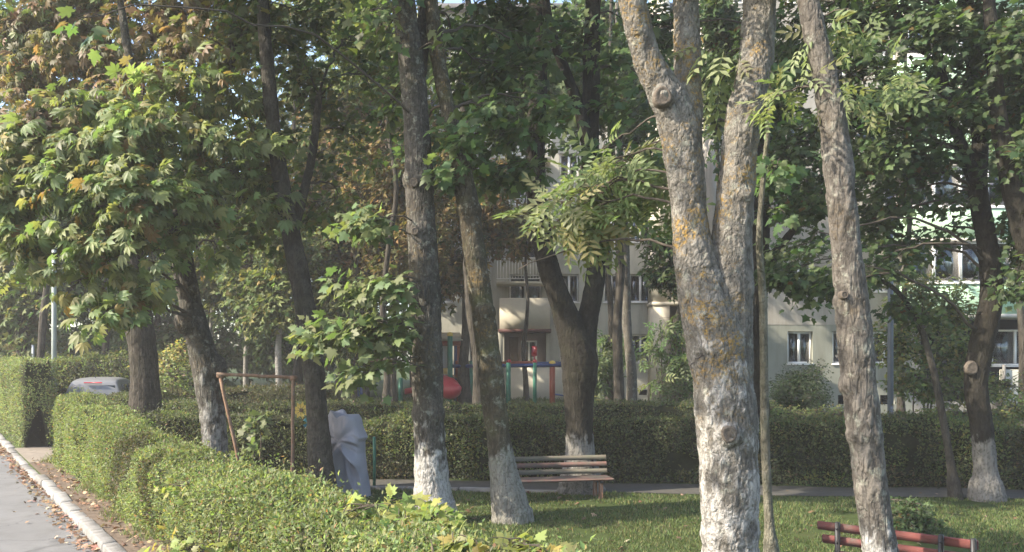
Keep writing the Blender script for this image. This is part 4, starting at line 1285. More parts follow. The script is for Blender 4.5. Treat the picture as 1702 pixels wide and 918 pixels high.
# ------------------------------------------------------------------ hedges
def hedge(label, path, width, height, n, pal, size, seed, under=0.75, shoots=0.10, wob=0.09, hfun=None, group=None, name='hedge', faces=(1, 1, 1), kinds=None, bias=None, rough_h=0.09):
    """a clipped hedge along path [(x, y), ...]; leaves on its top, both sides and ends"""
    rng = np.random.default_rng(500 + seed)
    pth = np.array(path, float)
    seg = np.linalg.norm(np.diff(pth, axis=0), axis=1)
    cum = np.concatenate([[0], np.cumsum(seg)])
    Ltot = cum[-1]
    def at(s):
        s = np.clip(s, 0, Ltot - 1e-6)
        k = np.searchsorted(cum, s, 'right') - 1
        t = (s - cum[k]) / seg[k]
        p = pth[k] + (pth[k + 1] - pth[k]) * t[:, None]
        d = (pth[k + 1] - pth[k]) / seg[k][:, None]
        return p, d
    def H(s):
        h = np.full(np.shape(s), height) if hfun is None else hfun(s)
        return h + rough_h * vnoise(np.stack([s * 0.6, 0 * s, 0 * s + seed], 1), seed) + 0.03 * vnoise(np.stack([s * 3, 0 * s, 0 * s + seed], 1), seed)
    def surf(s, c, inset):
        """c in [0,1]: up the near side, over the top, down the far side; a rounded section"""
        p, d = at(s)
        r = np.stack([d[:, 1], -d[:, 0]], 1)      # right of the direction
        h = H(s)
        per = 2 * h + width
        q = c * per
        lat = np.where(q < h, -1.0, np.where(q < h + width, -1 + 2 * (q - h) / width, 1.0))
        zz = np.where(q < h, q / h, np.where(q < h + width, 1.0, 1 - (q - h - width) / h))
        ex = 1 - (1 - under) * (1 - zz) ** 1.5
        rnd = np.maximum(0, zz - 0.8) / 0.2
        ex = ex - 0.16 * rnd ** 2 * (np.abs(lat) > 0.999)
        dome = 1 - 0.07 * np.abs(lat) ** 3 * (zz > 0.999)
        wv = wob * vnoise(np.stack([s * 1.1, c * per * 1.1, 0 * s + 3.1 * seed], 1), seed + 5) + 0.5 * wob * vnoise(np.stack([s * 3.1, c * per * 3.1, 0 * s], 1), seed + 6)
        side = (zz < 0.999)
        w2 = width / 2 * ex * np.where(side, lat, lat * 0.84)
        out = np.where(side, np.sign(lat), 0.0)
        lat_m = w2 + out * (wv - inset)
        z = zz * h * dome + np.where(side, 0, wv - inset)
        base = terrain(p[:, 0], p[:, 1])
        x = p[:, 0] + r[:, 0] * lat_m; y = p[:, 1] + r[:, 1] * lat_m
        nrm = np.stack([r[:, 0] * out, r[:, 1] * out, np.where(side, 0.15, 1.0)], 1)
        return np.stack([x, y, base + z], 1), nrm
    mid = at(np.array([Ltot / 2]))[0][0]
    base = np.array([mid[0], mid[1], tz(mid[0], mid[1])])
    root = empty(name, base, 0, label, 'hedge', group)
    # solid inner core, coloured dark for the shade within, added to block light
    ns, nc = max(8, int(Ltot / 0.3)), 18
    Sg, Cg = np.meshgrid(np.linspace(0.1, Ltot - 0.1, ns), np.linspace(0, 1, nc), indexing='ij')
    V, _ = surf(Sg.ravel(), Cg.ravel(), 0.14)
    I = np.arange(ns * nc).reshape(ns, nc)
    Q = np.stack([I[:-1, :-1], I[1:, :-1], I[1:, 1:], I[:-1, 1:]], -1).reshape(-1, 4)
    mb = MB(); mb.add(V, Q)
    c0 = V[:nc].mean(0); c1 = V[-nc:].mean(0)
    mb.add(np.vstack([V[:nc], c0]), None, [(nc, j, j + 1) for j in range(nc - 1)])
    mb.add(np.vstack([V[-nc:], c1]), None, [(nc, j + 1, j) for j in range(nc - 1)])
    mb.build('shade_core', M['hedge_core'], root, base)
    # leaves
    hm = float(np.mean(H(np.linspace(0, Ltot, 20))))
    per = 2 * hm + width
    s = rng.random(n) * Ltot
    if bias is not None:
        s = Ltot * rng.random(n) ** bias
    u = rng.random(n)
    fs, ft, fb = faces
    tot = fs * hm + ft * width + fb * hm
    pick = rng.random(n) * tot
    c = np.where(pick < fs * hm, u * hm / per, np.where(pick < fs * hm + ft * width, (hm + u * width) / per, (hm + width + u * hm) / per))
    ins = np.abs(rng.normal(0, 0.06, n)) - 0.02
    sh = rng.random(n) < 0.06
    ins[sh] -= shoots * rng.random(sh.sum())
    pos, nr0 = surf(s, c, ins)
    # end caps
    ne = int(n * width / (Ltot + width) * 2.2)
    for e, sgn in ((0.0, -1), (Ltot, 1)):
        cc = rng.random(ne // 2); k = len(cc)
        pe, _ = surf(np.full(k, e), cc, np.zeros(k))
        p, d = at(np.full(k, e))
        t = np.sqrt(rng.random(k))[:, None]
        cen = np.column_stack([p, np.full(k, 0) + terrain(p[:, 0], p[:, 1]) + hm * 0.5])
        q = cen + (pe - cen) * t
        q[:, :2] += sgn * d * (0.02 + 0.10 * (1 - t ** 4) + rng.normal(0, 0.04, (k, 1)))
        pos = np.vstack([pos, q]); nr0 = np.vstack([nr0, np.column_stack([sgn * d, np.full(k, 0.2)])])
        s = np.concatenate([s, np.full(k, e)])
    k = len(pos)
    kp = vnoise(pos * [2.2, 2.2, 2.2], seed + 31) + 0.5 * vnoise(pos * 5.5, seed + 32) > -0.66
    pos, nr0, s = pos[kp], nr0[kp], s[kp]
    k = len(pos)
    nr = nr0 + 0.5 * rng.standard_normal((k, 3)) + [-0.5, -0.3, 0.35]
    yd = rng.standard_normal((k, 3)) + nr0 * 0.5 + [0, 0, 0.35]
    cl_ = pick_colours(PAL[pal], k, 0.24, rng)
    patch = vnoise(pos * [1.1, 1.1, 1.6], seed + 9)
    cl_ = cl_ * (1 + 0.22 * patch)[:, None]
    if kinds:
        for (pn, thr, sd) in kinds:
            mk = vnoise(pos * [0.8, 0.8, 1.1], sd) > thr
            cl_[mk] = pick_colours(PAL[pn], int(mk.sum()), 0.22, rng)
    sz = size * (0.5 + 0.9 * rng.random(k) ** 1.3)
    v, t, cc = place('small', pos, yd, nr, sz, cl_)
    o = link('foliage', mesh_np('foliage', v - base, [t], M['leaf'], cc), root)
    o['kind'] = 'stuff'
    # bare shoots poking out of the top
    tw = MB()
    for i in rng.permutation(np.where(nr0[:, 2] > 0.8)[0])[:max(6, int(Ltot * 9))]:
        q = pos[i]
        tw.tube([q - [0, 0, 0.12], q + [rng.normal(0, 0.02), rng.normal(0, 0.02), 0.05 + 0.07 * rng.random()]], [0.003, 0.0015], 3, False)
    if tw.n:
        o = tw.build('twigs', M['twig'], root, base); o['kind'] = 'stuff'
    return root


h1 = lambda s: np.interp(s, [0, 5, 7, 10, 13.5, 16, 19, 22], [1.12, 1.12, 1.10, 1.07, 1.09, 1.20, 1.42, 1.68])
hedge('long clipped light green hedge running beside the kerb in front of the trees', [SN(s, 3.06)[:2] for s in np.linspace(0.5, 22.3, 12)], 1.1, 1.1, 150000, 'hedge', 0.047, 1, 0.94, 0.20, 0.10, h1,
      faces=(0.35, 1.3, 1.5) if False else (1.5, 1.3, 0.35), kinds=[('hedge_brown', 0.62, 71)], bias=1.15, rough_h=0.03)
hedge('tall clipped hedge at the left border beyond the dirt entrance', [SN(26.4, 2.62)[:2], SN(40, 2.62)[:2]], 0.95, 2.4, 34000, 'hedge', 0.06, 2, 0.85, 0.08)
# hedges round the park: the long one behind the benches, one behind it, and those round the car park
hedge('long dark clipped hedge behind the weathered bench and footpath', [(x, pf(x) + 1.75) for x in np.linspace(-8.5, 15.5, 9)], 0.9, 1.26, 70000, 'hedge_dark', 0.065, 3, 0.85, 0.26, 0.18, rough_h=0.15, kinds=[('olive', 0.36, 72), ('hedge_brown', 0.5, 74)], faces=(0.3, 1, 1.6))  # olive patches vary the leaf colour and paint in sunlit dapples
hedge('second dark hedge with a flat top around the playground', [(x, 21.6) for x in np.linspace(-9, 6.6, 7)], 0.9, 1.26, 32000, 'hedge_dark', 0.065, 4, 0.9, 0.08, 0.07, faces=(0.3, 1, 1.6))
hedge('brown-tinged hedge running away to the right of the parked car', [SN(25.0, 4.6)[:2], (-6.6, 19.4)], 0.9, 1.55, 22000, 'hedge_dark', 0.06, 5, 0.85, 0.10)
hedge('rusty mixed hedge behind the swing frame and parked car', [(-11.8, 25.0), (-5.0, 23.0)], 0.9, 1.55, 16000, 'hedge_brown', 0.07, 6, 0.9, 0.12)
hedge('loose large-leaved hedge behind the parked car', [P(80, 600, 31)[:2], P(330, 600, 29)[:2]], 1.4, 2.35, 14000, 'olive', 0.12, 7, 0.95, 0.25, 0.2)



# ------------------------------------------------------------------ buildings
M['wall_grey'] = plain_mat('grey_beige_stucco', (0.40, 0.375, 0.335), 0.95, 0.10, 1.3, spec=0.1, bumpy=0.2, dirt=(0.30, 0.275, 0.24))
M['wall_dado'] = plain_mat('grey_green_stucco', (0.30, 0.31, 0.265), 0.95, 0.12, 1.6, spec=0.1, bumpy=0.25, dirt=(0.22, 0.22, 0.18))
M['wall_cream'] = plain_mat('cream_stucco', (0.56, 0.52, 0.42), 0.95, 0.09, 1.3, spec=0.1, bumpy=0.2, dirt=(0.42, 0.38, 0.31))
M['wall_pale'] = plain_mat('pale_green_grey_stucco', (0.42, 0.43, 0.37), 0.95, 0.10, 1.3, spec=0.1, bumpy=0.2, dirt=(0.33, 0.33, 0.28))
def stained_wall(name, col, stain):
    m, nt, b = new_mat(name)
    v, raw = coords(nt, (1.6, 1.6, 0.22))
    a = noise(nt, v, 1.4, 6, 0.7)
    f = noise(nt, raw, 1.1, 6, 0.65)
    c = ramp(nt, f, [(0.3, tuple(x * 0.9 for x in col)), (0.7, tuple(x * 1.07 for x in col))])
    c = mixc(nt, ramp(nt, a, [(0.46, (0, 0, 0)), (0.72, (0.85, 0.85, 0.85))]), c, stain)
    g = noise(nt, raw, 45, 4, 0.7)
    c = mixc(nt, 0.35, c, ramp(nt, g, [(0.3, (0.7, 0.7, 0.7)), (0.7, (1.1, 1.1, 1.1))]), 'MULTIPLY')
    nt.links.new(c, b.inputs['Base Color'])
    b.inputs['Roughness'].default_value = 0.95
    b.inputs['Specular IOR Level'].default_value = 0.1
    bump(nt, b, g, 0.4, 0.01)
    return m


M['wall_grey'] = stained_wall('stained_grey_beige_stucco', (0.36, 0.335, 0.29), (0.25, 0.225, 0.19))
M['wall_dado'] = stained_wall('stained_grey_green_stucco', (0.265, 0.27, 0.225), (0.18, 0.175, 0.14))
M['wall_pale'] = stained_wall('stained_pale_stucco', (0.46, 0.445, 0.375), (0.28, 0.27, 0.22))
M['mint'] = plain_mat('mint_green_panel', (0.40, 0.58, 0.40), 0.7, 0.07, 2, spec=0.2, dirt=(0.32, 0.47, 0.33))
M['white_frame'] = plain_mat('white_window_frame', (0.78, 0.77, 0.74), 0.5, 0.05, 6)
M['near_black'] = plain_mat('near_black', (0.02, 0.02, 0.02), 1.0, 0.2, 2, spec=0.0)  # near black: the shade of unlit rooms painted in; dark fittings share it
M['curtain'] = plain_mat('pale_curtain', (0.48, 0.49, 0.50), 0.95, 0.1, 8, spec=0.05)
M['slab_edge'] = plain_mat('balcony_slab_edge', (0.45, 0.43, 0.38), 0.9, 0.12, 4, dirt=(0.28, 0.22, 0.17))
M['red_trim'] = plain_mat('dull_red_trim', (0.07, 0.026, 0.022), 0.7, 0.2, 5)
M['roof_felt'] = plain_mat('roof_felt', (0.08, 0.08, 0.085), 0.95, 0.2, 3)


def glass_mat():
    m, nt, b = new_mat('window_glass')
    out = nt.nodes['Material Output']
    g = N(nt, 'ShaderNodeBsdfGlossy', i_Roughness=0.03)
    t = N(nt, 'ShaderNodeBsdfTransparent')
    t.inputs[0].default_value = (0.75, 0.8, 0.8, 1)
    fr = N(nt, 'ShaderNodeFresnel', i_IOR=1.55)
    mx = nt.nodes.new('ShaderNodeMixShader')
    nt.links.new(math_n(nt, 'ADD', fr.outputs[0], 0.06, True), mx.inputs[0])
    nt.links.new(t.outputs[0], mx.inputs[1]); nt.links.new(g.outputs[0], mx.inputs[2])
    nt.links.new(mx.outputs[0], out.inputs[0])
    return m


M['glass'] = glass_mat()


def facade(root, name, x0, x1, z0, z1, holes, y, mat, depth=0.3, parent_off=(0, 0, 0)):
    """front wall (facing -Y) with rectangular openings and their reveals; coordinates relative to root"""
    xs = sorted({x0, x1, *[h[0] for h in holes], *[h[1] for h in holes]})
    zs = sorted({z0, z1, *[h[2] for h in holes], *[h[3] for h in holes]})
    mb = MB()
    inside = lambda x, z: any(h[0] < x < h[1] and h[2] < z < h[3] for h in holes)
    for a, b_ in zip(xs[:-1], xs[1:]):
        for c, d in zip(zs[:-1], zs[1:]):
            if not inside((a + b_) / 2, (c + d) / 2):
                mb.add([(a, y, c), (b_, y, c), (b_, y, d), (a, y, d)], [(0, 1, 2, 3)])
    for (a, b_, c, d) in holes:
        mb.add([(a, y, c), (b_, y, c), (b_, y, d), (a, y, d), (a, y + depth, c), (b_, y + depth, c), (b_, y + depth, d), (a, y + depth, d)],
               [(0, 4, 5, 1), (1, 5, 6, 2), (2, 6, 7, 3), (3, 7, 4, 0)])
    return mb.build(name, mat, root)


def curtain_mesh(mb, x0, x1, z0, z1, y, amp=0.035, per=0.13, ph=0.0):
    xs = np.linspace(x0, x1, max(6, int((x1 - x0) / 0.03)))
    yy = y + amp * np.sin((xs + ph) / per * 2 * math.pi) + 0.4 * amp * np.sin((xs + ph) / per * 4.7)
    V = np.concatenate([np.column_stack([xs, yy, np.full(len(xs), z0)]), np.column_stack([xs, yy, np.full(len(xs), z1)])])
    n = len(xs)
    mb.add(V, [(i, i + 1, n + i + 1, n + i) for i in range(n - 1)])


def window(root, x0, x1, z0, z1, y, leaves=2, curtain=0.6, rng=RNG, sill=True, fw=0.07):
    """white casement: frame > panes, curtain, sill"""
    mb = MB()
    mb.box((x0, y, z0), (x0 + fw, y + 0.07, z1)); mb.box((x1 - fw, y, z0), (x1, y + 0.07, z1))
    mb.box((x0 + fw, y, z0), (x1 - fw, y + 0.07, z0 + fw)); mb.box((x0 + fw, y, z1 - fw), (x1 - fw, y + 0.07, z1))
    cuts = np.linspace(x0, x1, leaves + 1)
    for c in cuts[1:-1]: mb.box((c - 0.05, y - 0.004, z0 + fw), (c + 0.05, y + 0.066, z1 - fw))
    f = mb.build('window', M['white_frame'], root)
    for a, b_ in zip(cuts[:-1], cuts[1:]):
        a2 = a + (fw if a == x0 else 0.05); b2 = b_ - (fw if b_ == x1 else 0.05)
        g = MB(); g.box((a2, y + 0.03, z0 + fw), (b2, y + 0.036, z1 - fw)); g.build('pane', M['glass'], f)
        if rng.random() < curtain:
            cm = MB(); w = (b2 - a2) * (0.45 + 0.55 * rng.random())
            if rng.random() < 0.5: curtain_mesh(cm, a2, a2 + w, z0, z1, y + 0.17, ph=rng.random())
            else: curtain_mesh(cm, b2 - w, b2, z0, z1, y + 0.17, ph=rng.random())
            cm.build('curtain', M['curtain'], f)
    if sill:
        s_ = MB(); s_.box((x0 - 0.05, y - 0.19, z0 - 0.05), (x1 + 0.05, y + 0.0, z0 - 0.003)); s_.build('sill', M['white_frame'], f)
    return f


# right building: plain grey facade, then the projecting stack of mint green balconies
YB = 31.5
gB = 0.42
b0 = np.array([W(1300 - CX, YB), YB, gB])
bB = empty('apartment_building', b0, 0, 'grey-beige apartment block with mint green balconies on the right', 'building')
X = lambda px, Y=YB: W(px - CX, Y) - b0[0]
Z = lambda py, Y=YB: CH - (py - HY) / F * Y - gB
rngb = np.random.default_rng(61)
holes, wins = [], []
fl = 2.7
z_sill, z_top = Z(605), Z(551)
xw = [(1218, 1256), (1309, 1351), (1384, 1426), (1452, 1492)]
for k in range(6):
    for a, b_ in xw:
        q = (X(a), X(b_), z_sill + fl * k, z_top + fl * k)
        holes.append(q)
for a in (1330, 1405, 1475): holes.append((X(a - 12), X(a + 12), 0.45, 0.8))
dz = Z(540)
facade(bB, 'wall', X(1195), X(1516), -0.4, dz, [h for h in holes if h[3] < dz + 0.05], 0.0, M['wall_dado'])
facade(bB, 'wall', X(1195), X(1516), dz, 17.0, [h for h in holes if h[2] > dz], -0.012, M['wall_grey'])
for h in holes:
    if h[3] - h[2] > 0.8: window(bB, h[0] + 0.01, h[1] - 0.01, h[2] + 0.01, h[3] - 0.01, 0.14, 2, 0.75, rngb)
    else:
        v_ = MB()
        for i in range(4): v_.box((h[0], 0.12, h[2] + 0.04 + i * 0.08), (h[1], 0.15, h[2] + 0.08 + i * 0.08))
        v_.build('vent_grille', M['near_black'], bB)
mb = MB(); mb.box((X(1195), 0.31, -0.4), (X(1800), 9, 17.0)); mb.build('black_room_block', M['near_black'], bB)  # solid block behind the openings, coloured black for unlit interiors
mb = MB(); mb.box((X(1195) - 0.01, -0.012, -0.4), (X(1195) - 0.3, 9, 17.0)); mb.build('side_wall', M['wall_grey'], bB)
mb = MB(); mb.box((X(1190), -0.4, 17.0), (X(1800), 9.2, 17.25)); mb.build('roof', M['roof_felt'], bB)
# balconies
Yb = -1.45
xa, xb = X(1508, YB + Yb), X(1790, YB + Yb)
zs0 = Z(522, YB + Yb)
facade(bB, 'balcony_wall', X(1516), X(1800), -0.4, 17.0, [(X(1530), X(1790), 0.55, zs0 - 0.1)] + [(X(1530), X(1790), zs0 + fl * k + 0.15, zs0 + fl * (k + 1) - 0.2) for k in range(5)], 0.0, M['wall_grey'], 0.25)
for k in range(6):
    z = zs0 + fl * k
    s_ = MB(); s_.box((xa - 0.06, Yb - 0.06, z - 0.14), (xb, -0.002, z)); s_.build('balcony_slab', M['slab_edge'], bB)
    if k == 5: break
    p_ = MB(); p_.box((xa, Yb, z + 0.002), (xb, Yb + 0.06, z + 1.06)); p_.box((xa, Yb + 0.062, z + 0.002), (xa + 0.06, -0.004, z + 1.06))
    pp = p_.build('balcony_parapet', M['mint'], bB)
    cap_ = MB(); cap_.box((xa - 0.03, Yb - 0.03, z + 1.062), (xb, Yb + 0.10, z + 1.12)); cap_.build('parapet_cap', M['white_frame'], pp)
    # glazing above the parapet
    zz0, zz1 = z + 1.123, z + fl - 0.145
    x = xa + 0.01
    while x < xb - 0.6:
        wd = 0.95
        g = MB()
        fw = 0.055
        g.box((x, Yb, zz0), (x + fw, Yb + 0.06, zz1)); g.box((x + wd - fw - 0.004, Yb, zz0), (x + wd - 0.004, Yb + 0.06, zz1))
        g.box((x + fw, Yb, zz0), (x + wd - fw - 0.004, Yb + 0.06, zz0 + fw)); g.box((x + fw, Yb, zz1 - fw), (x + wd - fw - 0.004, Yb + 0.06, zz1))
        fr = g.build('balcony_window', M['white_frame'], bB)
        pn = MB(); pn.box((x + fw, Yb + 0.025, zz0 + fw), (x + wd - fw - 0.004, Yb + 0.031, zz1 - fw)); pn.build('pane', M['glass'], fr)
        if rngb.random() < 0.5:
            cm = MB(); curtain_mesh(cm, x + fw, x + wd - fw, zz0, zz1, Yb + 0.2, ph=rngb.random()); cm.build('curtain', M['curtain'], fr)
        x += wd
# ground floor under the balconies
window(bB, X(1650), X(1770), Z(608), Z(548), 0.10, 3, 0.0, rngb)
cm = MB(); curtain_mesh(cm, X(1662), X(1765), Z(608), Z(550), 0.25, 0.045, 0.16); cm.build('curtain', M['curtain'], bB)
mb = MB(); mb.box((X(1640), -0.9, -0.4), (X(1800), -0.8, Z(614)), 0.02); mb.build('terrace_wall', M['wall_pale'], bB)
for px in (1642, 1676, 1690):
    mb = MB(); mb.box((X(px), -1.0, -0.35), (X(px) + 0.09, -0.91, Z(606))); mb.build('terrace_post', M['near_black'] if px == 1676 else M['concrete'], bB)

# left building: cream, with entrance, bay and white railings
YA = 38.0
gA = 0.72
a0 = np.array([W(960 - CX, YA), YA, gA])
bA = empty('apartment_building', a0, 0, 'cream apartment block with red-trimmed entrance canopy behind the play frame', 'building')
XA = lambda px, Y=YA: W(px - CX, Y) - a0[0]
ZA = lambda py, Y=YA: CH - (py - HY) / F * Y - gA
fl = 2.72
holes = []
zsA, ztA = ZA(603), ZA(556)
ent = (XA(838), XA(908), ZA(612), ZA(553))
for k in range(6):
    for a, b_ in ((712, 752), (778, 812), (930, 962), (1003, 1030), (1046, 1084)):
        holes.append((XA(a), XA(b_), zsA + fl * k, ztA + fl * k))
    if k: holes.append((XA(846), XA(900), zsA - 0.75 + fl * k, ztA + fl * k))
holes.append(ent)
bas = [(XA(1020), XA(1034), ZA(657), ZA(648)), (XA(1062), XA(1076), ZA(657), ZA(648))]
facade(bA, 'wall', XA(700), XA(1170), -0.5, 17.5, holes + bas, 0.0, M['wall_pale'])
for h in holes:
    if h is not ent: window(bA, h[0] + 0.01, h[1] - 0.01, h[2] + 0.01, h[3] - 0.01, 0.12, 2, 0.5, rngb)
for h in bas:
    v_ = MB(); v_.box((h[0], 0.1, h[2]), (h[1], 0.14, h[3])); v_.build('vent_grille', M['near_black'], bA)
mb = MB(); mb.box((XA(700), 0.9, -0.5), (XA(1170), 10, 17.5)); mb.build('black_room_block', M['near_black'], bA)  # same kind of solid block, interior gloom painted as its colour
mb = MB(); mb.box((XA(695), -0.4, 17.5), (XA(1180), 10.2, 17.75)); mb.build('roof', M['roof_felt'], bA)
mb = MB(); mb.box((XA(700) - 0.25, 0.0, -0.5), (XA(700) - 0.002, 10, 17.5)); mb.build('side_wall', M['wall_pale'], bA)
# entrance: recess wall, door, glazed light, canopy with red edge, lit parapet above
mb = MB(); mb.box((ent[0], 0.5, ent[2]), (ent[1], 0.56, ent[3])); mb.build('recess_wall', plain_mat('dim_recess_plaster', (0.36, 0.28, 0.26), 0.95, 0.12, 3), bA)
window(bA, XA(866), XA(893), ZA(606), ZA(566), 0.40, 2, 0.0, rngb, False)
mb = MB(); mb.box((XA(846), 0.40, ZA(612)), (XA(862), 0.46, ZA(560)), 0.01); mb.build('door', plain_mat('brown_entrance_door', (0.10, 0.07, 0.05), 0.6, 0.2, 8), bA)
mb = MB(); mb.box((XA(829), -1.3, ZA(554)), (XA(914), -0.004, ZA(549))); mb.build('canopy_edge', M['red_trim'], bA)
mb = MB(); mb.box((XA(831), -1.25, ZA(548.9)), (XA(912), -0.004, ZA(499))); mb.build('balcony_parapet', M['wall_cream'], bA)
mb = MB(); mb.box((XA(820), -0.95, -0.5), (XA(836), -0.8, ZA(553))); mb.build('entrance_pier', M['wall_pale'], bA)
mb = MB(); mb.box((XA(836), -0.9, -0.5), (XA(938), -0.7, ZA(611))); mb.build('terrace_wall', M['wall_cream'], bA)
for k in range(1, 5):
    z = ZA(472) + fl * (k - 1)
    s_ = MB(); s_.box((XA(826), -1.2, z - 0.12), (XA(914), -0.004, z)); s_.build('balcony_slab', M['wall_cream'], bA)
    r = MB()
    r.box((XA(826), -1.2, z + 0.96), (XA(914), -1.16, z + 1.02)); r.box((XA(826), -1.2, z + 0.10), (XA(914), -1.17, z + 0.14))
    r = r.build('railing', M['white_frame'], bA)
    for x in np.arange(XA(827), XA(914), 0.13):
        q = MB(); q.box((x, -1.192, z + 0.142), (x + 0.035, -1.165, z + 0.958)); q.build('baluster', M['white_frame'], r)
# sunlit bay with stacked balconies
yb = -1.5
for k in range(6):
    z = ZA(502, YA + yb) + fl * (k - 1)
    if k:
        s_ = MB(); s_.box((XA(1084, YA + yb), yb - 0.04, z - 0.14), (XA(1185, YA + yb), -0.004, z)); s_.build('balcony_slab', M['wall_cream'], bA)
        p_ = MB(); p_.box((XA(1116, YA + yb), yb, z + 0.002), (XA(1183, YA + yb), yb + 0.1, z + 0.95)); p_.build('balcony_parapet', M['wall_cream'], bA)
    p_ = MB(); p_.box((XA(1086, YA + yb), yb, z + 0.002 if k else -0.5), (XA(1113, YA + yb), -0.006, z + fl - 0.142)); p_.build('bay_wall', M['wall_cream'], bA)
    if k == 0:
        p_ = MB(); p_.box((XA(1116), -0.2, -0.2), (XA(1140), -0.12, ZA(548))); p_.build('dark_opening', M['near_black'], bA)  # flat panel added as a dark opening, its shade painted near black

# ------------------------------------------------------------------ benches
def wood_mat(name, col, wear, amount=0.5):
    m, nt, b = new_mat(name)
    v, raw = coords(nt, (1.5, 12, 12))
    n1 = noise(nt, v, 3.0, 6, 0.7)
    n2 = noise(nt, raw, 5.0, 6, 0.7)
    c = ramp(nt, n1, [(0.3, tuple(x * 0.7 for x in col)), (0.7, tuple(x * 1.15 for x in col))])
    mk = ramp(nt, n2, [(0.62 - amount * 0.4, (0, 0, 0)), (0.80 - amount * 0.4, (1, 1, 1))])
    c = mixc(nt, mk, c, mixc(nt, n1, tuple(x * 0.6 for x in wear), wear))
    nt.links.new(c, b.inputs['Base Color'])
    b.inputs['Roughness'].default_value = 0.75
    b.inputs['Specular IOR Level'].default_value = 0.3
    bump(nt, b, n1, 0.5, 0.006)
    return m


M['red_wood'] = wood_mat('faded_red_painted_wood', (0.15, 0.048, 0.042), (0.12, 0.085, 0.07), 0.3)
M['red_worn'] = wood_mat('worn_red_painted_wood', (0.125, 0.065, 0.055), (0.10, 0.085, 0.068), 0.5)
M['grey_wood'] = wood_mat('bare_greyed_wood', (0.10, 0.088, 0.068), (0.10, 0.11, 0.08), 0.4)
M['rust'] = plain_mat('rusty_brown_pipe', (0.20, 0.115, 0.07), 0.8, 0.35, 18, dirt=(0.27, 0.21, 0.16), bumpy=0.4)
M['iron'] = plain_mat('black_painted_iron', (0.025, 0.025, 0.027), 0.5, 0.3, 12)
M['rust_leg'] = plain_mat('rusty_bench_leg', (0.22, 0.12, 0.075), 0.8, 0.3, 14, bumpy=0.3)

pl, pr = P(836, 0, 14.55), P(1022, 0, 14.95)
L = float(np.linalg.norm((pr - pl)[:2]))
bn = empty('park_bench', (pl[0], pl[1], tz(pl[0], pl[1])), math.atan2(pr[1] - pl[1], pr[0] - pl[0]), 'weathered bench with faded red and bare grey slats in front of the forked tree', 'bench')
def slat(root, x0, x1, y, z, t, h, mat, tilt=0.0, roll=0.0, name='slat', label=None):
    mb = MB(); mb.box((0, -t / 2, -h / 2), (x1 - x0, t / 2, h / 2), 0.006)
    o = mb.build(name, mat, root)
    o.location = (x0, y, z); o.rotation_euler = (tilt, roll, 0)
    if label: o['label'] = label
    return o
for (y, z, mat, lab) in ((0.54, 0.715, 'grey_wood', 'bare grey top slat'), (0.51, 0.60, 'red_worn', 'faded red back slat'), (0.48, 0.485, 'grey_wood', 'bare grey-green back slat')):
    slat(bn, -0.04, L + 0.01, y, z, 0.03, 0.088, M[mat], -0.22, random.uniform(-0.006, 0.006), 'backrest_slat', lab)
for k in range(4):
    slat(bn, -0.02, L - 0.02, 0.03 + k * 0.115, 0.385, 0.10, 0.04, M['red_worn'] if k != 2 else M['grey_wood'], 0, 0, 'seat_slat')
for x in (0.18, L - 0.28):
    for y, top in ((0.05, 0.40), (0.40, 0.40)):
        mb = MB(); mb.box((x, y - 0.03, -0.1), (x + 0.07, y + 0.03, top - 0.04), 0.006); mb.build('leg', M['rust_leg'], bn)
    mb = MB(); mb.tube([(x + 0.035, 0.42, 0.38), (x + 0.035, 0.50, 0.42), (x + 0.035, 0.585, 0.75)], 0.022, 6); mb.build('back_support', M['iron'], bn)
    mb = MB(); mb.box((x + 0.012, 0.0, 0.315), (x + 0.058, 0.45, 0.362)); mb.build('seat_rail', M['iron'], bn)

q0, q1 = P(1357, 0, 8.6), P(1625, 0, 7.65)
L = float(np.linalg.norm((q1 - q0)[:2]))
br = empty('park_bench', (q0[0], q0[1], 0.02), math.atan2(q1[1] - q0[1], q1[0] - q0[0]), 'red slatted bench with black iron posts seen from behind its backrest', 'bench')
slat(br, 0.0, L, 0.03, 0.80, 0.03, 0.085, M['red_wood'], 0.12, 0, 'backrest_slat')
slat(br, 0.04, L, 0.055, 0.665, 0.03, 0.085, M['red_wood'], 0.12, 0, 'backrest_slat')
for k in range(4): slat(br, 0.02, L - 0.01, 0.16 + k * 0.11, 0.44, 0.095, 0.035, M['red_wood'], 0, 0, 'seat_slat')
for x in (0.22, L - 0.30, L - 0.03):
    mb = MB(); mb.box((x - 0.022, -0.045, 0.35), (x + 0.022, -0.002, 0.865), 0.005); o = mb.build('back_post', M['iron'], br); o.rotation_euler = (0.0, 0, 0)
    if x < L - 0.1:
        mb = MB(); mb.box((x - 0.022, -0.04, -0.1), (x + 0.022, 0.005, 0.349), 0.004); mb.build('leg', M['iron'], br)
        mb = MB(); mb.box((x - 0.022, 0.5, -0.1), (x + 0.022, 0.545, 0.415), 0.004); mb.build('leg', M['iron'], br)
        mb = MB(); mb.box((x - 0.018, 0.006, 0.375), (x + 0.018, 0.499, 0.418)); mb.build('seat_rail', M['iron'], br)
        for z in (0.80, 0.665):
            mb = MB(); mb.ball((x, -0.05, z), 0.012, 8, 6); mb.build('bolt', M['iron'], br)

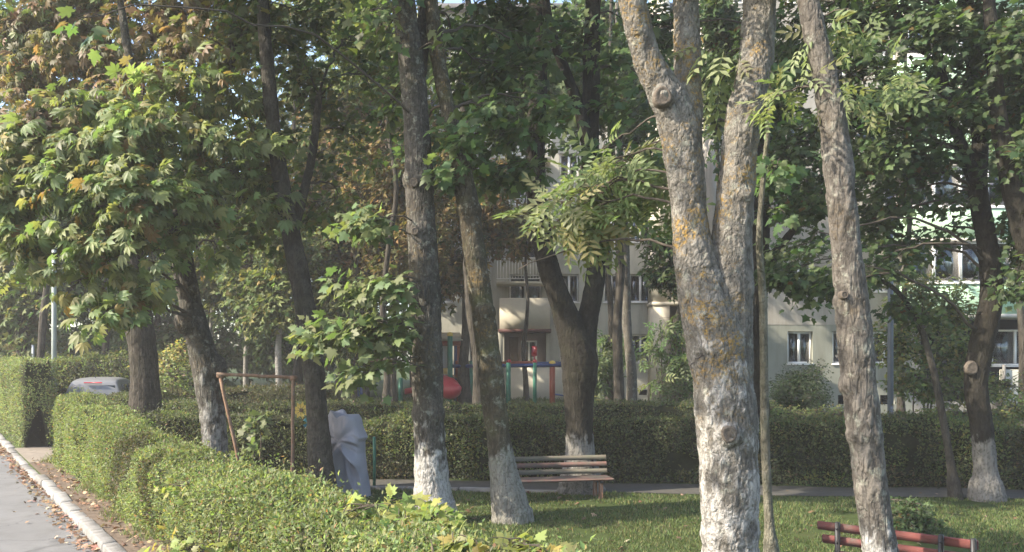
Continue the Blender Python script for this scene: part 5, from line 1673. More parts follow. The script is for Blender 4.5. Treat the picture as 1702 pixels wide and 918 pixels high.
# ------------------------------------------------------------------ rusty carpet-beating frame
Ys = 15.3
g = tz(W(487 - CX, Ys), Ys)
sw = empty('carpet_beating_frame', (W(487 - CX, Ys), Ys, g), 0, 'rusty pipe frame with a leaning left post between the two left trunks', 'pipe frame')
rel = lambda px, py, dy=0.0: P(px, py, Ys + dy) - np.array([W(487 - CX, Ys), Ys, g])
def pipe(name, a, b_, r, n=10):
    t = np.linspace(0, 1, n)[:, None]
    pts = np.array(a) * (1 - t) + np.array(b_) * t
    pts[1:-1] += np.random.default_rng(int(r * 1e5)).normal(0, 0.004, (n - 2, 3))
    mb = MB(); mb.tube(pts, r, 10); return mb.build(name, M['rust'], sw, None, True)
pipe('post', rel(485, 850), rel(487.5, 630), 0.033)
pipe('post', rel(414, 850), rel(366, 627), 0.032)
pipe('crossbar', rel(360, 622, -0.02), rel(494, 628, 0.02), 0.03)
for px, py in ((366, 624), (488, 629)):
    mb = MB(); mb.tube([rel(px - 5, py), rel(px + 5, py)], 0.05, 10); mb.build('pipe_clamp', M['rust'], sw, None, True)

# ------------------------------------------------------------------ grey fabric cover
M['tarp'] = plain_mat('grey_cover_fabric', (0.25, 0.25, 0.29), 0.6, 0.08, 3, spec=0.35, bumpy=0.15)
Yt = 15.6
cx_ = W(578 - CX, Yt)
g = tz(cx_, Yt)
tp = empty('fabric_cover', (cx_, Yt, g), -0.38, 'grey fabric cover draped and tied over a tall object behind the leaning slim trunk', 'cover')
na, nz = 150, 70
rngt = np.random.default_rng(3)
th = np.linspace(0, 2 * math.pi, na, endpoint=False)
zz = np.linspace(0, 1, nz)
hx_prof = [(0, 0.43), (0.25, 0.40), (0.55, 0.34), (0.72, 0.36), (0.80, 0.42), (0.88, 0.335), (0.96, 0.30), (1.0, 0.24)]
hx = np.interp(zz, *zip(*hx_prof))
V = []
zp = 0.70                                     # pinch height, front
for k, t in enumerate(zz):
    for a in th:
        e = 0.62
        cx1 = math.copysign(abs(math.cos(a)) ** e, math.cos(a)); sy1 = math.copysign(abs(math.sin(a)) ** e, math.sin(a))
        bx = hx[k] * cx1
        dyv = 0.30 * sy1 * (1 - 0.25 * t)
        # folds radiate from the pinch on the front
        front = max(0.0, -math.sin(a)) ** 0.5
        dxp, dzp = bx + 0.03, (t - zp) * 1.5
        rr = math.hypot(dxp, dzp)
        ang = math.atan2(dxp, -dzp)
        low = float(sstep(0.05, -0.15, dzp)) if False else 1.0 / (1.0 + math.exp(dzp * 14))
        fold = (0.21 * (0.5 - abs(math.sin(ang * 3.5 + 0.6))) + 0.07 * (0.5 - abs(math.sin(ang * 7.5 + 1.0)))) * min(1, rr / 0.3) * front * (0.12 + 0.88 * low)
        pinch = 0.05 * math.exp(-(rr / 0.12) ** 2) * front
        side = 0.02 * math.sin(a * 9 + 2 * t) * (1 - t)
        dent = 0.0
        x = bx * (1 + side) - 0.06 * t
        y = dyv - fold + pinch
        z = 1.50 * t
        z += (t > 0.5) * 2 * (t - 0.5) * (0.10 * math.exp(-((x + 0.24) / 0.09) ** 2) - 0.05 * math.exp(-((x + 0.10) / 0.06) ** 2) + 0.02 * math.exp(-((x - 0.1) / 0.12) ** 2))
        if x > 0.22 and t > 0.5: z -= 0.16 * min(1, (x - 0.22) / 0.12) * (t - 0.5) * 2
        V.append((x, y, z - 0.02))
V = np.array(V)
V[:, 0] += 0.012 * vnoise(V * 5, 41); V[:, 1] += 0.02 * vnoise(V * 4, 42) - 0.022 * np.abs(vnoise(V * [9, 9, 3.5], 43))
I = np.arange(na * nz).reshape(nz, na)
Q = np.stack([I[:-1], np.roll(I, -1, 1)[:-1], np.roll(I, -1, 1)[1:], I[1:]], -1).reshape(-1, 4)
VT = V.copy()
mb = MB(); mb.add(np.vstack([V, V[-na:].mean(0) + [0, 0, -0.02]]), Q, [(na * nz, (nz - 1) * na + j, (nz - 1) * na + (j + 1) % na) for j in range(na)])
mb.build('cloth', M['tarp'], tp, None, True)
# its lower flap, left of the trunk
na2 = 40
V = []
for k in range(12):
    for j in range(na2):
        a = 2 * math.pi * j / na2
        V.append((-0.55 + 0.22 * math.cos(a) * (1 - 0.1 * k / 11) + 0.012 * math.sin(5 * a), 0.12 + 0.2 * math.sin(a), 0.62 * k / 11 - 0.02))
I = np.arange(12 * na2).reshape(12, na2)
Q = np.stack([I[:-1], np.roll(I, -1, 1)[:-1], np.roll(I, -1, 1)[1:], I[1:]], -1).reshape(-1, 4)
mb = MB(); mb.add(V + [(-0.55, 0.12, 0.66)], Q, [(12 * na2, 11 * na2 + j, 11 * na2 + (j + 1) % na2) for j in range(na2)])
mb.build('cloth_flap', M['tarp'], tp, None, True)
for j0, k0, k1 in ((int(na * 0.745), 0, 47), (int(na * 0.80), 0, 44), (int(na * 0.70), 30, 67), (int(na * 0.62), 0, 66)):
    mb = MB(); mb.tube([VT[(k) * na + j0 + int(0.02 * na * math.sin(k / 9.0))] + [0, -0.003, 0] for k in range(k0, k1)], 0.0055, 4); mb.build('seam', M['tarp'], tp, None, True)
mb = MB(); mb.tube([VT[na + j] for j in range(na)] + [VT[na]], 0.009, 5); mb.build('hem', M['tarp'], tp, None, True)
mb = MB(); ring = [(-0.09 + 0.05 * math.cos(a), -0.28 + 0.01 * math.sin(a), 1.04 + 0.02 * math.sin(a)) for a in np.linspace(0, 2 * math.pi, 13)]
mb.tube(ring, 0.008, 5); mb.build('tie_cord', M['tarp'], tp)

# ------------------------------------------------------------------ small garden things by the cover
M['green_paint'] = plain_mat('green_painted_steel', (0.02, 0.13, 0.085), 0.5, 0.2, 8)
M['yellow_paint'] = plain_mat('yellow_plastic', (0.62, 0.43, 0.09), 0.5, 0.1, 6)
M['blue_paint'] = plain_mat('blue_painted_steel', (0.018, 0.04, 0.14), 0.45, 0.15, 6)
M['red_plastic'] = plain_mat('red_plastic', (0.44, 0.035, 0.05), 0.3, 0.1, 4, spec=0.5)
M['orange_paint'] = plain_mat('orange_red_painted_steel', (0.26, 0.06, 0.03), 0.5, 0.15, 6)
M['grey_panel'] = plain_mat('grey_blue_panel', (0.33, 0.37, 0.42), 0.6, 0.1, 5)
M['beige_panel'] = plain_mat('pale_yellow_panel', (0.56, 0.46, 0.20), 0.6, 0.1, 5)
M['brown_wood'] = plain_mat('brown_play_wood', (0.16, 0.10, 0.06), 0.8, 0.25, 10)
Yg = 16.0
gx, gz = W(512 - CX, Yg), 0.02
gp = empty('garden_ornament', (gx, Yg, gz), 0, 'thin green stake with a yellow flower head and blue top left of the slim trunk', 'garden ornament')
mb = MB(); mb.tube([(0, 0, -0.1), (0.01, 0, 0.7), (0, 0, 1.33)], 0.014, 6); mb.build('stake', M['green_paint'], gp)
c = P(501, 682, Yg) - np.array([gx, Yg, gz])
mb = MB(); mb.tube([(0, 0, 1.30), (c + np.array([0.05, 0, -0.05])), c], 0.008, 5); mb.build('flower_stem', M['green_paint'], gp)
for k in range(9):
    a = 2 * math.pi * k / 9
    d = np.array([math.cos(a), -0.15, math.sin(a)]); w = np.array([-math.sin(a), 0, math.cos(a)])
    mb = MB(); mb.add([c + d * 0.02, c + d * 0.10 + w * 0.035, c + d * 0.17 + [0, 0.02, 0], c + d * 0.10 - w * 0.035, c + d * 0.1 + [0, 0.02, 0]], [], [(0, 1, 4), (1, 2, 4), (2, 3, 4), (3, 0, 4)])
    mb.build('petal', M['yellow_paint'], gp)
mb = MB(); mb.ball(c + [0, -0.02, 0], 0.04, 10, 6); mb.build('flower_centre', M['brown_wood'], gp)
c2 = P(512, 703, Yg) - np.array([gx, Yg, gz])
for k in range(4):
    a = 2 * math.pi * k / 4 + 0.4
    d = np.array([math.cos(a), 0, math.sin(a)]); w = np.array([-math.sin(a), 0, math.cos(a)])
    mb = MB(); mb.add([c2 + [0, -0.03, 0], c2 + d * 0.10 + [0, -0.04, 0], c2 + d * 0.08 + w * 0.07 + [0, -0.005, 0], c2 + [0, -0.012, 0]], [], [(0, 1, 2), (0, 2, 3)])
    mb.build('blade', plain_mat('turquoise_plastic', (0.08, 0.28, 0.36), 0.5) if k == 0 else bpy.data.materials['turquoise_plastic'], gp)
px_, Yp = 622, 16.7
mb = MB(); mb.tube([(0, 0, -0.1), (0.004, 0, 0.5), (0, 0, 0.95)], 0.03, 8); mb.ball((0, 0, 0.95), 0.032, 8, 6)
o = mb.build('green_stake', M['green_paint'], None, None, True); o.location = (W(px_ - CX, Yp), Yp, 0.02)
tag(o, 'short green metal stake just right of the grey fabric cover', 'stake')

# ------------------------------------------------------------------ playground
Yp = 33.0
def pg(px, py, dy=0.0): return P(px, py, Yp + dy)
g = tz(W(750 - CX, Yp), Yp)
# pull-up frame
f0 = np.array([W(840 - CX, Yp), Yp, g])
fr = empty('climbing_frame', f0, 0, 'climbing frame of green posts carrying long blue bars right of the play tower', 'climbing frame')
def post(root, off, px, top, Y, r, mat, cap=None, name='post'):
    x, gz_ = W(px - CX, Y), tz(W(px - CX, Y), Y)
    t = P(px, top, Y)
    mb = MB(); mb.tube([(x, Y, gz_ - 0.2), (x, Y, (gz_ + t[2]) / 2), t], r, 10)
    o = mb.build(name, M[mat], root, off, True)
    if cap:
        c_ = MB(); c_.ball((x, Y, t[2] + r * 0.6), r * 1.25, 10, 8, (1, 1, 0.8)); c_.build('post_cap', M[cap], o, off, True)
    return o
for px, top, dy, r, m_, cp in ((783, 603, 0, 0.075, 'green_paint', None), (828, 606, 0.9, 0.07, 'green_paint', None), (845, 603, -0.5, 0.09, 'green_paint', None), (889, 603, -0.5, 0.075, 'green_paint', None), (918, 607, -0.2, 0.11, 'orange_paint', 'yellow_paint')):
    post(fr, f0, px, top, Yp + dy, r, m_, cp)
def bar(root, off, a, b_, r, mat, name='bar'):
    mb = MB(); mb.tube([a, (np.array(a) + b_) / 2, b_], r, 8); return mb.build(name, M[mat], root, off, True)
bar(fr, f0, pg(752, 609, -0.1), pg(936, 607, -0.3), 0.07, 'blue_paint')
bar(fr, f0, pg(800, 605, 0.9), pg(936, 603, 0.9), 0.05, 'blue_paint')
bar(fr, f0, pg(826, 604, 0.7), pg(893, 603, 0.7), 0.07, 'orange_paint', 'beam')
bar(fr, f0, pg(918, 655, 0.0), pg(938, 658, 0.1), 0.03, 'blue_paint')
for px in (826, 846, 889):
    c_ = MB(); c_.ball(pg(px, 601, 0), 0.09, 10, 8); c_.build('post_cap', M['red_plastic'] if px != 826 else M['grey_panel'], fr, f0, True)
c_ = MB(); a_ = pg(888, 584, 0); c_.box(a_ - [0.11, 0.05, 0.2], a_ + [0.11, 0.05, 0.2], 0.03); c_.build('sign_plate', M['red_plastic'], fr, f0)
c_ = MB(); c_.box(pg(888, 592, 0) - [0.025, 0.025, 0.3], pg(888, 592, 0) + [0.025, 0.025, 0.1]); c_.build('sign_post', M['red_plastic'], fr, f0)
# tower
t0 = np.array([W(752 - CX, Yp), Yp + 0.6, g])
tw = empty('play_tower', t0, 0, 'play tower with pale roof, yellow panels and red slide behind the straight grey trunk', 'play tower')
post(tw, t0, 748, 559, Yp - 0.3, 0.10, 'green_paint', 'yellow_paint')
post(tw, t0, 782, 600, Yp + 0.5, 0.09, 'green_paint')
post(tw, t0, 732, 575, Yp + 1.6, 0.08, 'orange_paint')
post(tw, t0, 762, 570, Yp + 1.6, 0.08, 'orange_paint')
post(tw, t0, 757, 575, Yp + 0.8, 0.06, 'blue_paint')
post(tw, t0, 666, 628, Yp - 0.3, 0.09, 'green_paint')
def slab_(name, x0, x1, y0, y1, Y, t, mat, parent=tw, off=t0, bev=0.02):
    a, b_ = P(x0, y1, Y), P(x1, y0, Y)
    mb = MB(); mb.box((a[0], Y, a[2]), (b_[0], Y + t, b_[2]), bev); return mb.build(name, M[mat], parent, off)
a, b_ = P(726, 566, Yp), P(766, 556, Yp)
mb = MB()
xm = (a[0] + b_[0]) / 2
mb.add([(a[0] - .1, Yp - 0.2, a[2]), (b_[0] + .1, Yp - 0.2, a[2]), (b_[0] + .1, Yp + 1.9, a[2]), (a[0] - .1, Yp + 1.9, a[2]), (a[0] + .1, Yp + 0.8, b_[2] + 0.1), (b_[0] - .1, Yp + 0.8, b_[2] + 0.1)],
       [(0, 1, 5, 4), (2, 3, 4, 5), (0, 3, 2, 1)], [(1, 2, 5), (3, 0, 4)])
mb.build('roof', plain_mat('pale_beige_roof_board', (0.50, 0.42, 0.30), 0.7), tw, t0)
slab_('roof_trim', 726, 766, 567, 575, Yp - 0.15, 0.06, 'orange_paint')
slab_('side_panel', 728, 744, 568, 612, Yp + 0.1, 0.05, 'grey_panel')
slab_('play_panel', 762, 780, 600, 624, Yp + 0.35, 0.05, 'beige_panel')
slab_('play_panel', 730, 745, 612, 622, Yp + 0.35, 0.05, 'beige_panel')
slab_('corner_post', 757, 763, 600, 627, Yp + 0.3, 0.1, 'orange_paint', bev=0.01)
slab_('deck', 728, 784, 624, 629, Yp + 0.45, 1.4, 'brown_wood', bev=0.01)
ring = [P(771 + 4.2 * math.cos(a), 613 + 4.2 * math.sin(a), Yp + 0.33) for a in np.linspace(0.2, math.pi - 0.2, 9)]
mb = MB(); mb.tube(ring, 0.02, 6); mb.build('panel_print', M['brown_wood'], tw, t0)
for k in range(5): slab_('step', 763, 781, 631 + k * 8, 635 + k * 8, Yp + 0.3 - 0.05 * k, 0.2, 'brown_wood', bev=0.01)
# red hood of the slide and the chute
mb = MB(); c = P(748, 645, Yp - 0.6)
u = np.linspace(0, 1, 11); cc = P(735, 632, Yp - 0.3); dd = P(762, 652, Yp - 0.9)
mb.tube(spline([[*P(730, 636, Yp + 0.2), 0.36], [*P(741, 643, Yp - 0.2), 0.44], [*P(753, 648, Yp - 0.6), 0.36], [*P(764, 645, Yp - 0.9), 0.10]], 5)[:, :3],
        spline([[0.34], [0.44], [0.36], [0.10]], 5)[:, 0], 18)
mb.build('slide_hood', M['red_plastic'], tw, t0, True)
mb = MB()
ch = spline([P(722, 638, Yp - 0.2), P(706, 645, Yp - 0.5), P(690, 651, Yp - 0.7), P(674, 655, Yp - 0.9)], 5)
V = []
for p in ch:
    for (dy, dz_) in ((-0.28, 0.20), (-0.26, 0.02), (0, -0.04), (0.26, 0.02), (0.28, 0.20)): V.append(p + [0, dy, dz_])
Q = [(i * 5 + j, i * 5 + j + 1, i * 5 + 6 + j, i * 5 + 5 + j) for i in range(len(ch) - 1) for j in range(4)]
mb.add(V, Q); mb.build('slide_chute', M['red_plastic'], tw, t0, True)
# swing with a blue seat, left
s0 = np.array([W(597 - CX, 30), 30.0, tz(W(597 - CX, 30), 30)])
sg = empty('play_swing', s0, 0, 'brown swing post with a hanging blue cloth seen over the back hedge', 'swing')
mb = MB(); mb.tube([(W(590 - CX, 30), 30, s0[2] - 0.2), P(592, 600, 30)], 0.05, 8); mb.build('post', M['brown_wood'], sg, s0, True)
mb = MB(); mb.tube([P(588, 602, 30), P(660, 596, 30)], 0.05, 8); mb.build('crossbar', M['brown_wood'], sg, s0, True)
mb = MB(); mb.tube([(W(656 - CX, 30), 30, s0[2] - 0.2), P(657, 597, 30)], 0.05, 8); mb.build('post', M['brown_wood'], sg, s0, True)
mb = MB()
V = []
for k, t in enumerate(np.linspace(0, 1, 8)):
    for j, w in enumerate(np.linspace(-1, 1, 6)):
        p = P(598 + 5 * w * (0.6 + 0.5 * t), 632 + 27 * t, 30)
        V.append(p + [0, 0.05 * math.sin(w * 5 + t * 2), 0])
mb.add(V, [(k * 6 + j, k * 6 + j + 1, k * 6 + 7 + j, k * 6 + 6 + j) for k in range(7) for j in range(5)])
mb.build('cloth', M['blue_paint'], sg, s0, True)
for dx in (-2, 3):
    mb = MB(); mb.tube([P(598 + dx, 601, 30), P(598 + dx, 633, 30)], 0.012, 5); mb.build('rope', M['blue_paint'], sg, s0)

# ------------------------------------------------------------------ lamp posts
def lamp(label, px, Y, r, h, mat, seed):
    x = W(px - CX, Y); g = tz(x, Y)
    root = empty('lamp_post', (x, Y, g), 0, label, 'lamp post')
    mb = MB(); mb.tube([(0, 0, -0.2), (0, 0, h * 0.5), (0, 0, h)], [r, r * 0.92, r * 0.75], 14); mb.build('pole', mat, root, None, True)
    mb = MB(); mb.tube([(0, 0, -0.1), (0, 0, 0.9), (0, 0, 0.95)], [r * 1.35, r * 1.35, r * 1.05], 14); mb.build('base_sleeve', mat, root, None, True)
    mb = MB(); mb.tube(spline([(0, 0, h), (-0.1, 0, h + 0.5), (-0.7, 0, h + 0.75), (-1.3, 0, h + 0.8)], 5), r * 0.55, 8); mb.build('arm', mat, root, None, True)
    mb = MB(); mb.box((-1.85, -0.12, h + 0.72), (-1.25, 0.12, h + 0.86), 0.04); hd = mb.build('lamp_head', mat, root)
    mb = MB(); mb.box((-1.8, -0.1, h + 0.70), (-1.35, 0.1, h + 0.718)); mb.build('lens', M['glass'], hd)
    mb = MB(); mb.box((-r * 0.5, -r * 1.02 - 0.01, 1.0), (r * 0.5, -r * 0.9, 1.4), 0.004); mb.build('hatch', mat, root)
lamp('bluish grey steel lamp post in front of the right-hand building', 1480, 19.8, 0.07, 7.0, plain_mat('bluish_grey_steel', (0.10, 0.12, 0.145), 0.5, 0.1, 6, spec=0.5), 1)
lamp('pale grey-green lamp post at the left beyond the parked car', 90, 28, 0.085, 7.5, plain_mat('pale_grey_green_paint', (0.30, 0.34, 0.31), 0.55, 0.08, 5), 2)
# small grey marker pipe by the dark trunk at far left
mb = MB(); mb.tube([(0, 0, -0.1), (0, 0, 1.6), (0, 0, 3.0)], 0.05, 8); o = mb.build('marker_pole', M['grey_panel'], None, None, True)
xx = W(55 - CX, 32); o.location = (xx, 32, tz(xx, 32)); tag(o, 'thin pale grey pole just behind the tall clipped hedge', 'pole')

# ------------------------------------------------------------------ parked car behind the hedge
def car():
    c = SN(28.6, 4.35)
    c = np.array([W(154 - CX, 25.8) - 0.51, 25.8 + 2.04, 0])
    g = tz(c[0], c[1])
    root = empty('parked_car', (c[0], c[1], g), math.radians(14), 'silver grey van-like car seen from behind over the hedge, red high brake light', 'car')
    paint = plain_mat('silver_grey_car_paint', (0.21, 0.212, 0.215), 0.35, 0.04, 3, metal=0.15, spec=0.6)
    dark = plain_mat('car_dark_trim', (0.02, 0.02, 0.022), 0.5)
    redl = plain_mat('red_lamp_lens', (0.45, 0.02, 0.03), 0.25, 0.05, 6, spec=0.6)
    glass = plain_mat('tinted_car_glass', (0.02, 0.028, 0.03), 0.06, 0.1, 3, spec=0.8)
    # cross sections from rear (y=-2.1) to nose: (y, half width, z sill, z belt, z roof, roof half width)
    st = [(-2.12, 0.80, 0.45, 1.02, 1.05, 0.74), (-2.10, 0.86, 0.30, 1.06, 1.30, 0.80), (-1.98, 0.88, 0.24, 1.08, 1.72, 0.66), (-1.75, 0.89, 0.22, 1.08, 1.80, 0.65), (-0.9, 0.90, 0.2, 1.06, 1.83, 0.66),
          (0.1, 0.90, 0.2, 1.04, 1.80, 0.65), (0.55, 0.90, 0.2, 1.02, 1.66, 0.63), (1.15, 0.89, 0.2, 1.0, 1.08, 0.72), (1.6, 0.87, 0.22, 0.94, 0.98, 0.68), (2.0, 0.80, 0.28, 0.78, 0.82, 0.62), (2.12, 0.66, 0.36, 0.62, 0.66, 0.52)]
    V = []
    for (y, w, zs, zb, zr, rw) in st:
        half = [(0, zs - 0.02), (w * 0.85, zs - 0.02), (w * 0.98, zs + 0.12), (w, zs + 0.5 * (zb - zs)), (w * 0.97, zb), (rw * 1.04, zr - 0.10 * min(1, zr - zb + .01)), (rw * 0.93, zr - 0.02), (rw * 0.6, zr + 0.012), (0, zr + 0.025)]
        V += [(x, y, z) for x, z in half] + [(-x, y, z) for x, z in half[-2:0:-1]]
    m_ = 16
    Q = [(i * m_ + j, i * m_ + (j + 1) % m_, (i + 1) * m_ + (j + 1) % m_, (i + 1) * m_ + j) for i in range(len(st) - 1) for j in range(m_)]
    mb = MB(); mb.add(V, Q)
    for e in (0, len(st) - 1):
        cen = np.mean(V[e * m_:(e + 1) * m_], 0)
        mb.add(np.vstack([V[e * m_:(e + 1) * m_], cen]), None, [(m_, j, (j + 1) % m_) if e == 0 else (m_, (j + 1) % m_, j) for j in range(m_)])
    VV, ff = mb.arrays()
    body = link('body', mesh_np('body', VV, ff, paint, smooth=True), root)
    sd = body.modifiers.new('s', 'SUBSURF'); sd.levels = 1; sd.render_levels = 2
    # rear window and side windows, set just proud of the shell
    mb = MB(); mb.add([(-0.70, -2.115, 1.16), (0.70, -2.115, 1.16), (0.60, -2.005, 1.60), (-0.60, -2.005, 1.60), (-0.70, -2.09, 1.16), (0.70, -2.09, 1.16), (0.60, -1.98, 1.60), (-0.60, -1.98, 1.60)],
                      [(0, 1, 2, 3), (7, 6, 5, 4), (0, 4, 5, 1), (2, 6, 7, 3), (1, 5, 6, 2), (3, 7, 4, 0)])
    mb.build('rear_window', glass, root)
    for sx in (-1, 1):
        for (y0, y1, y2, y3) in ((-1.7, -0.95, -0.95, -1.6), (-0.85, 0.0, 0.0, -0.85), (0.1, 0.95, 0.5, 0.1)):
            mb = MB()
            o_ = [(sx * 0.905, y0, 1.10), (sx * 0.905, y1, 1.10), (sx * 0.745, y2, 1.62), (sx * 0.745, y3, 1.62)]
            i_ = [(x - sx * 0.03, y, z) for x, y, z in o_]
            mb.add(o_ + i_, [(0, 1, 2, 3), (7, 6, 5, 4), (0, 4, 5, 1), (1, 5, 6, 2), (2, 6, 7, 3), (3, 7, 4, 0)]); mb.build('side_window', glass, root)
        mb = MB(); mb.box((sx * 0.74, -2.135, 0.85), (sx * 0.87, -2.0, 1.28), 0.02); mb.build('tail_light', redl, root)
        mb = MB(); mb.box((sx * 0.60, 2.02, 0.62), (sx * 0.80, 2.10, 0.78), 0.02); mb.build('headlight', M['glass'], root)
        mb = MB(); mb.box((sx * 0.90, 0.75, 1.02), (sx * 1.08, 0.85, 1.18), 0.03); mb.build('wing_mirror', paint, root)
        for y in (-1.3, 1.35):
            a = np.linspace(0, 2 * math.pi, 25)
            mb = MB(); mb.tube([(sx * 0.72, y, 0.31), (sx * 0.74, y, 0.31), (sx * 0.88, y, 0.31), (sx * 0.9, y, 0.31)], [0.29, 0.315, 0.315, 0.29], 24); wh = mb.build('wheel', dark, root)
            mb = MB(); mb.tube([(sx * 0.902, y, 0.31), (sx * 0.915, y, 0.31)], [0.2, 0.18], 16); mb.build('rim', M['grey_panel'], wh)
    mb = MB(); mb.box((-0.26, -2.075, 1.665), (0.26, -2.02, 1.70), 0.012); mb.build('brake_light', redl, root)
    mb = MB(); mb.box((-0.84, -2.2, 0.36), (0.84, -2.0, 0.62), 0.05); mb.build('bumper', dark, root)
    mb = MB(); mb.tube([(0.0, -1.75, 1.83), (0.0, -1.87, 2.0)], [0.012, 0.005], 6); mb.build('aerial', dark, root)
    mb = MB(); mb.box((-0.26, -2.135, 0.78), (0.26, -2.12, 0.89), 0.003); mb.build('number_plate', M['white_frame'], root)
car()

# ------------------------------------------------------------------ shrubs, saplings, seedlings
def shrub(name, label, cat, px, Y, clumps, n, pal, size, seed, tm='simple', stems=6, mat=None, parts=0, per=6, spread=0.16, group=None, stem_r=0.02, droop=0.2):
    rng = np.random.default_rng(800 + seed)
    x = W(px - CX, Y); g = tz(x, Y)
    base = np.array([x, Y, g])
    root = empty(name, base, 0, label, cat, group)
    nodes = []
    for k in range(stems):
        a = rng.random() * 2 * math.pi
        c = np.array(clumps[k % len(clumps)][0])
        p0 = base + [0.12 * math.cos(a), 0.12 * math.sin(a), -0.05]
        mid = p0 * 0.5 + c * 0.5 + rng.normal(0, 0.06, 3) + [0, 0, 0.08]
        q = spline(np.array([[*p0, stem_r], [*mid, stem_r * 0.7], [*c, stem_r * 0.35]]), 5)
        mb = MB(); mb.tube(q[:, :3], q[:, 3], 6); mb.build('stem', mat or M['twig'], root, base, True)
        nodes.append(q[2:])
    add_crown(root, base, np.concatenate(nodes), list(clumps), tm, size, n, pal, rng, parts, M['leaf'], 0.012, per, spread, droop, M['twig'], False)
    return root


shrub('round_bush', 'dense dark round bush under the first window of the grey facade', 'bush', 1328, 26.5,
      [clump(1328, 640, 26.5, 38, 30), clump(1308, 655, 26.3, 32, 28), clump(1350, 655, 26.3, 30, 28), clump(1328, 668, 26, 46, 26), clump(1358, 620, 26.5, 16, 26, 0.3)], 13000, 'evergreen', 0.085, 1)
shrub('elder_shrub', 'tall airy green shrub in front of the balconies beside the bluish lamp post', 'shrub', 1530, 21.5,
      [clump(1530, 490, 21.5, 50, 40), clump(1585, 510, 21.5, 44, 44), clump(1490, 560, 21.3, 34, 50), clump(1555, 570, 21.2, 50, 44), clump(1600, 590, 21.4, 34, 40), clump(1520, 630, 21, 46, 30), clump(1570, 645, 21.2, 50, 28), clump(1620, 640, 21.4, 30, 30, 0.6)],
      9000, 'olive', 0.14, 2, stems=8, stem_r=0.035, parts=0)
shrub('small_shrub', 'low leafy shrub on the right behind the clipped hedge beside the bent tree', 'shrub', 1660, 19.5,
      [clump(1670, 640, 19.5, 30, 24), clump(1690, 680, 19, 30, 22), clump(1650, 690, 19, 30, 20), clump(1600, 690, 19.2, 50, 18)], 2600, 'olive', 0.10, 3)
shrub('low_bush', 'bright low bushes at the foot of the grey facade left of the pale trunk', 'bush', 1370, 22,
      [clump(1300, 690, 21.5, 40, 14), clump(1345, 692, 22, 46, 14), clump(1390, 690, 22, 40, 14), clump(1275, 680, 21, 24, 14)], 3600, 'hedge', 0.09, 4)
shrub('low_conifer', 'small dark spreading conifer on the lawn behind the red bench', 'conifer', 1515, 11.9,
      [clump(1515, 858, 11.9, 34, 18), clump(1495, 866, 11.8, 26, 14), clump(1540, 868, 11.8, 24, 14), clump(1512, 840, 12, 22, 14)], 3600, 'dark', 0.05, 5, 'sprig', 8, per=8, spread=0.08)
for i, (px, Y, lab, cl) in enumerate((
        (1035, 29, 'ash sapling with feathery leaves under the ground floor windows beside the grey stem pair', [(1000, 600, 26, 26), (1020, 570, 22, 20), (985, 630, 20, 16)]),
        (1105, 28, 'feathery sapling in front of the bright balcony bay', [(1100, 560, 28, 18), (1120, 530, 26, 18), (1085, 590, 22, 18), (1135, 600, 22, 22), (1095, 630, 26, 16)]))):
    shrub('ash_sapling', lab, 'sapling', px, Y, [clump(a, b_, Y, c_, d_) for a, b_, c_, d_ in cl], 230, 'maple', 0.5, 10 + i, 'compound', 4, spread=0.25, per=4, droop=0.6, stem_r=0.03)
shrub('round_bush', 'dark low bush left of the massive twin trunk behind the hedge', 'bush', 1125, 24, [clump(1125, 660, 24, 34, 18), clump(1105, 672, 23.6, 24, 14), clump(1140, 640, 24, 20, 16)], 1300, 'dark', 0.10, 12)
shrub('yellow_shrub', 'yellow-green shrub glowing between the two chestnut trunks', 'shrub', 285, 26, [clump(280, 600, 26, 26, 26), clump(300, 585, 26, 22, 20), clump(265, 620, 25.6, 26, 14)], 700, 'yellow', 0.13, 13)
shrub('loose_shrub', 'pale green loose shrub behind the hedges left of the leaning chestnut', 'shrub', 300, 22, [clump(290, 625, 22, 36, 18), clump(320, 640, 21.8, 30, 16), clump(262, 640, 22, 20, 16)], 900, 'hedge', 0.11, 14)
shrub('seedling', 'broad-leaved weed sapling in front of the hedge under the rusty crossbar', 'sapling', 415, 16.6, [clump(420, 730, 16.6, 20, 22), clump(405, 755, 16.5, 22, 14), clump(430, 700, 16.6, 14, 14)], 150, 'maple_light', 0.15, 15, 'maple', 3, spread=0.12, per=4, parts=110)

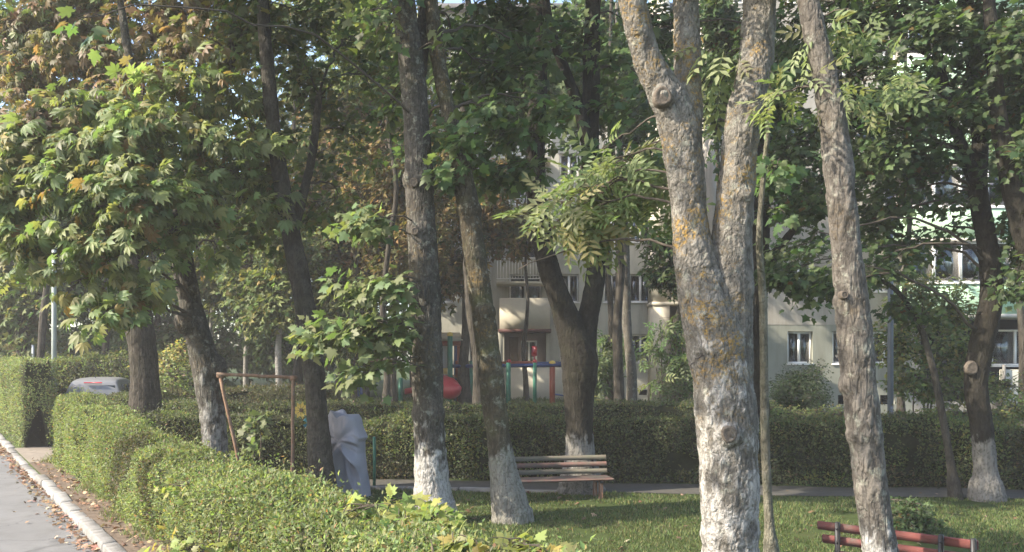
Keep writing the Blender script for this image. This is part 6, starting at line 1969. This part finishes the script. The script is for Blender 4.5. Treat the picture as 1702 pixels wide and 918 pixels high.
# maple seedlings growing through the front hedge
SEED = [  # s, n, height, pal, clump half sizes (m), leaves, label
    (8.6, 2.50, 0.72, 'yellow', (0.55, 0.30, 0.38), 260, 'yellow maple seedling spilling from the road side of the front hedge, lower left'),
    (6.4, 2.60, 0.95, 'yellow_green', (0.5, 0.30, 0.34), 240, 'yellow-green maple seedling on the road side of the front hedge at the bottom edge'),
    (10.4, 2.75, 1.0, 'yellow_green', (0.5, 0.4, 0.10), 90, 'flat yellow-green maple seedling on the hedge top below the grey cover'),
    (6.3, 3.30, 1.20, 'yellow_green', (0.55, 0.40, 0.12), 170, 'yellow-green maple seedling on the back edge of the hedge under the grey trunk'),
    (8.6, 3.45, 1.08, 'yellow_green', (0.4, 0.3, 0.12), 80, 'pale maple seedling at the back of the hedge by the cover'),
    (4.9, 3.15, 1.20, 'yellow', (0.40, 0.3, 0.12), 120, 'yellow maple seedling at the lower edge near the end of the visible hedge'),
]
for i, (s, n_, h, pal, r, nl, lab) in enumerate(SEED):
    p = SN(s, n_)
    p[2] = tz(p[0], p[1])
    rng = np.random.default_rng(900 + i)
    root = empty('maple_seedling', p, 0, lab, 'seedling', 'maple seedlings in the front hedge')
    top = p + [0, 0, h]
    nodes = []
    for k in range(3):
        e = top + rng.normal(0, 0.15, 3) * [1, 1, 0.3]
        q = spline(np.array([[*(p + rng.normal(0, 0.05, 3) * [1, 1, 0]), 0.012], [*((p + e) / 2 + rng.normal(0, 0.04, 3)), 0.009], [*e, 0.004]]), 4)
        mb = MB(); mb.tube(q[:, :3], q[:, 3], 5); mb.build('stem', M['twig'], root, p, True)
        nodes.append(q[2:])
    cl = [(top + np.array([rng.normal(0, r[0] * 0.5), rng.normal(0, r[1] * 0.5), rng.normal(-0.1, r[2] * 0.3)]), tuple(np.array(r) * 0.6), 1.0) for _ in range(4)]
    if i < 2: cl = [(np.array(c) - NV.tolist()[0] * 0 + np.array([-0.18, -0.12, -0.12]), b_, w) for c, b_, w in cl]
    add_crown(root, p, np.concatenate(nodes), cl, 'maple', 0.085 if i in (0, 2, 4) else 0.12, int(nl * 1.5), pal, rng, 230, M['leaf'], 0.006, 4, 0.1, 0.3, None, False)

# ------------------------------------------------------------------ thin milky air, added also to lift the blacks like a lens veil
hz = MB(); hz.box((-90, -12, -1.2), (75, 86, 24))
hm = bpy.data.materials.new('thin_haze'); hm.use_nodes = True
hn = hm.node_tree
hn.nodes.remove(hn.nodes['Principled BSDF'])
pv = N(hn, 'ShaderNodeVolumePrincipled', i_Density=0.0014, i_Anisotropy=0.0)
pv.inputs['Color'].default_value = (1.0, 0.98, 0.95, 1)
hn.links.new(pv.outputs[0], hn.nodes['Material Output'].inputs['Volume'])
tag(hz.build('haze', hm), 'thin milky haze between the trees, added also to lift dark tones like a lens veil', kind='stuff')
print("TRIS", sum(len(m.polygons) for m in bpy.data.meshes))
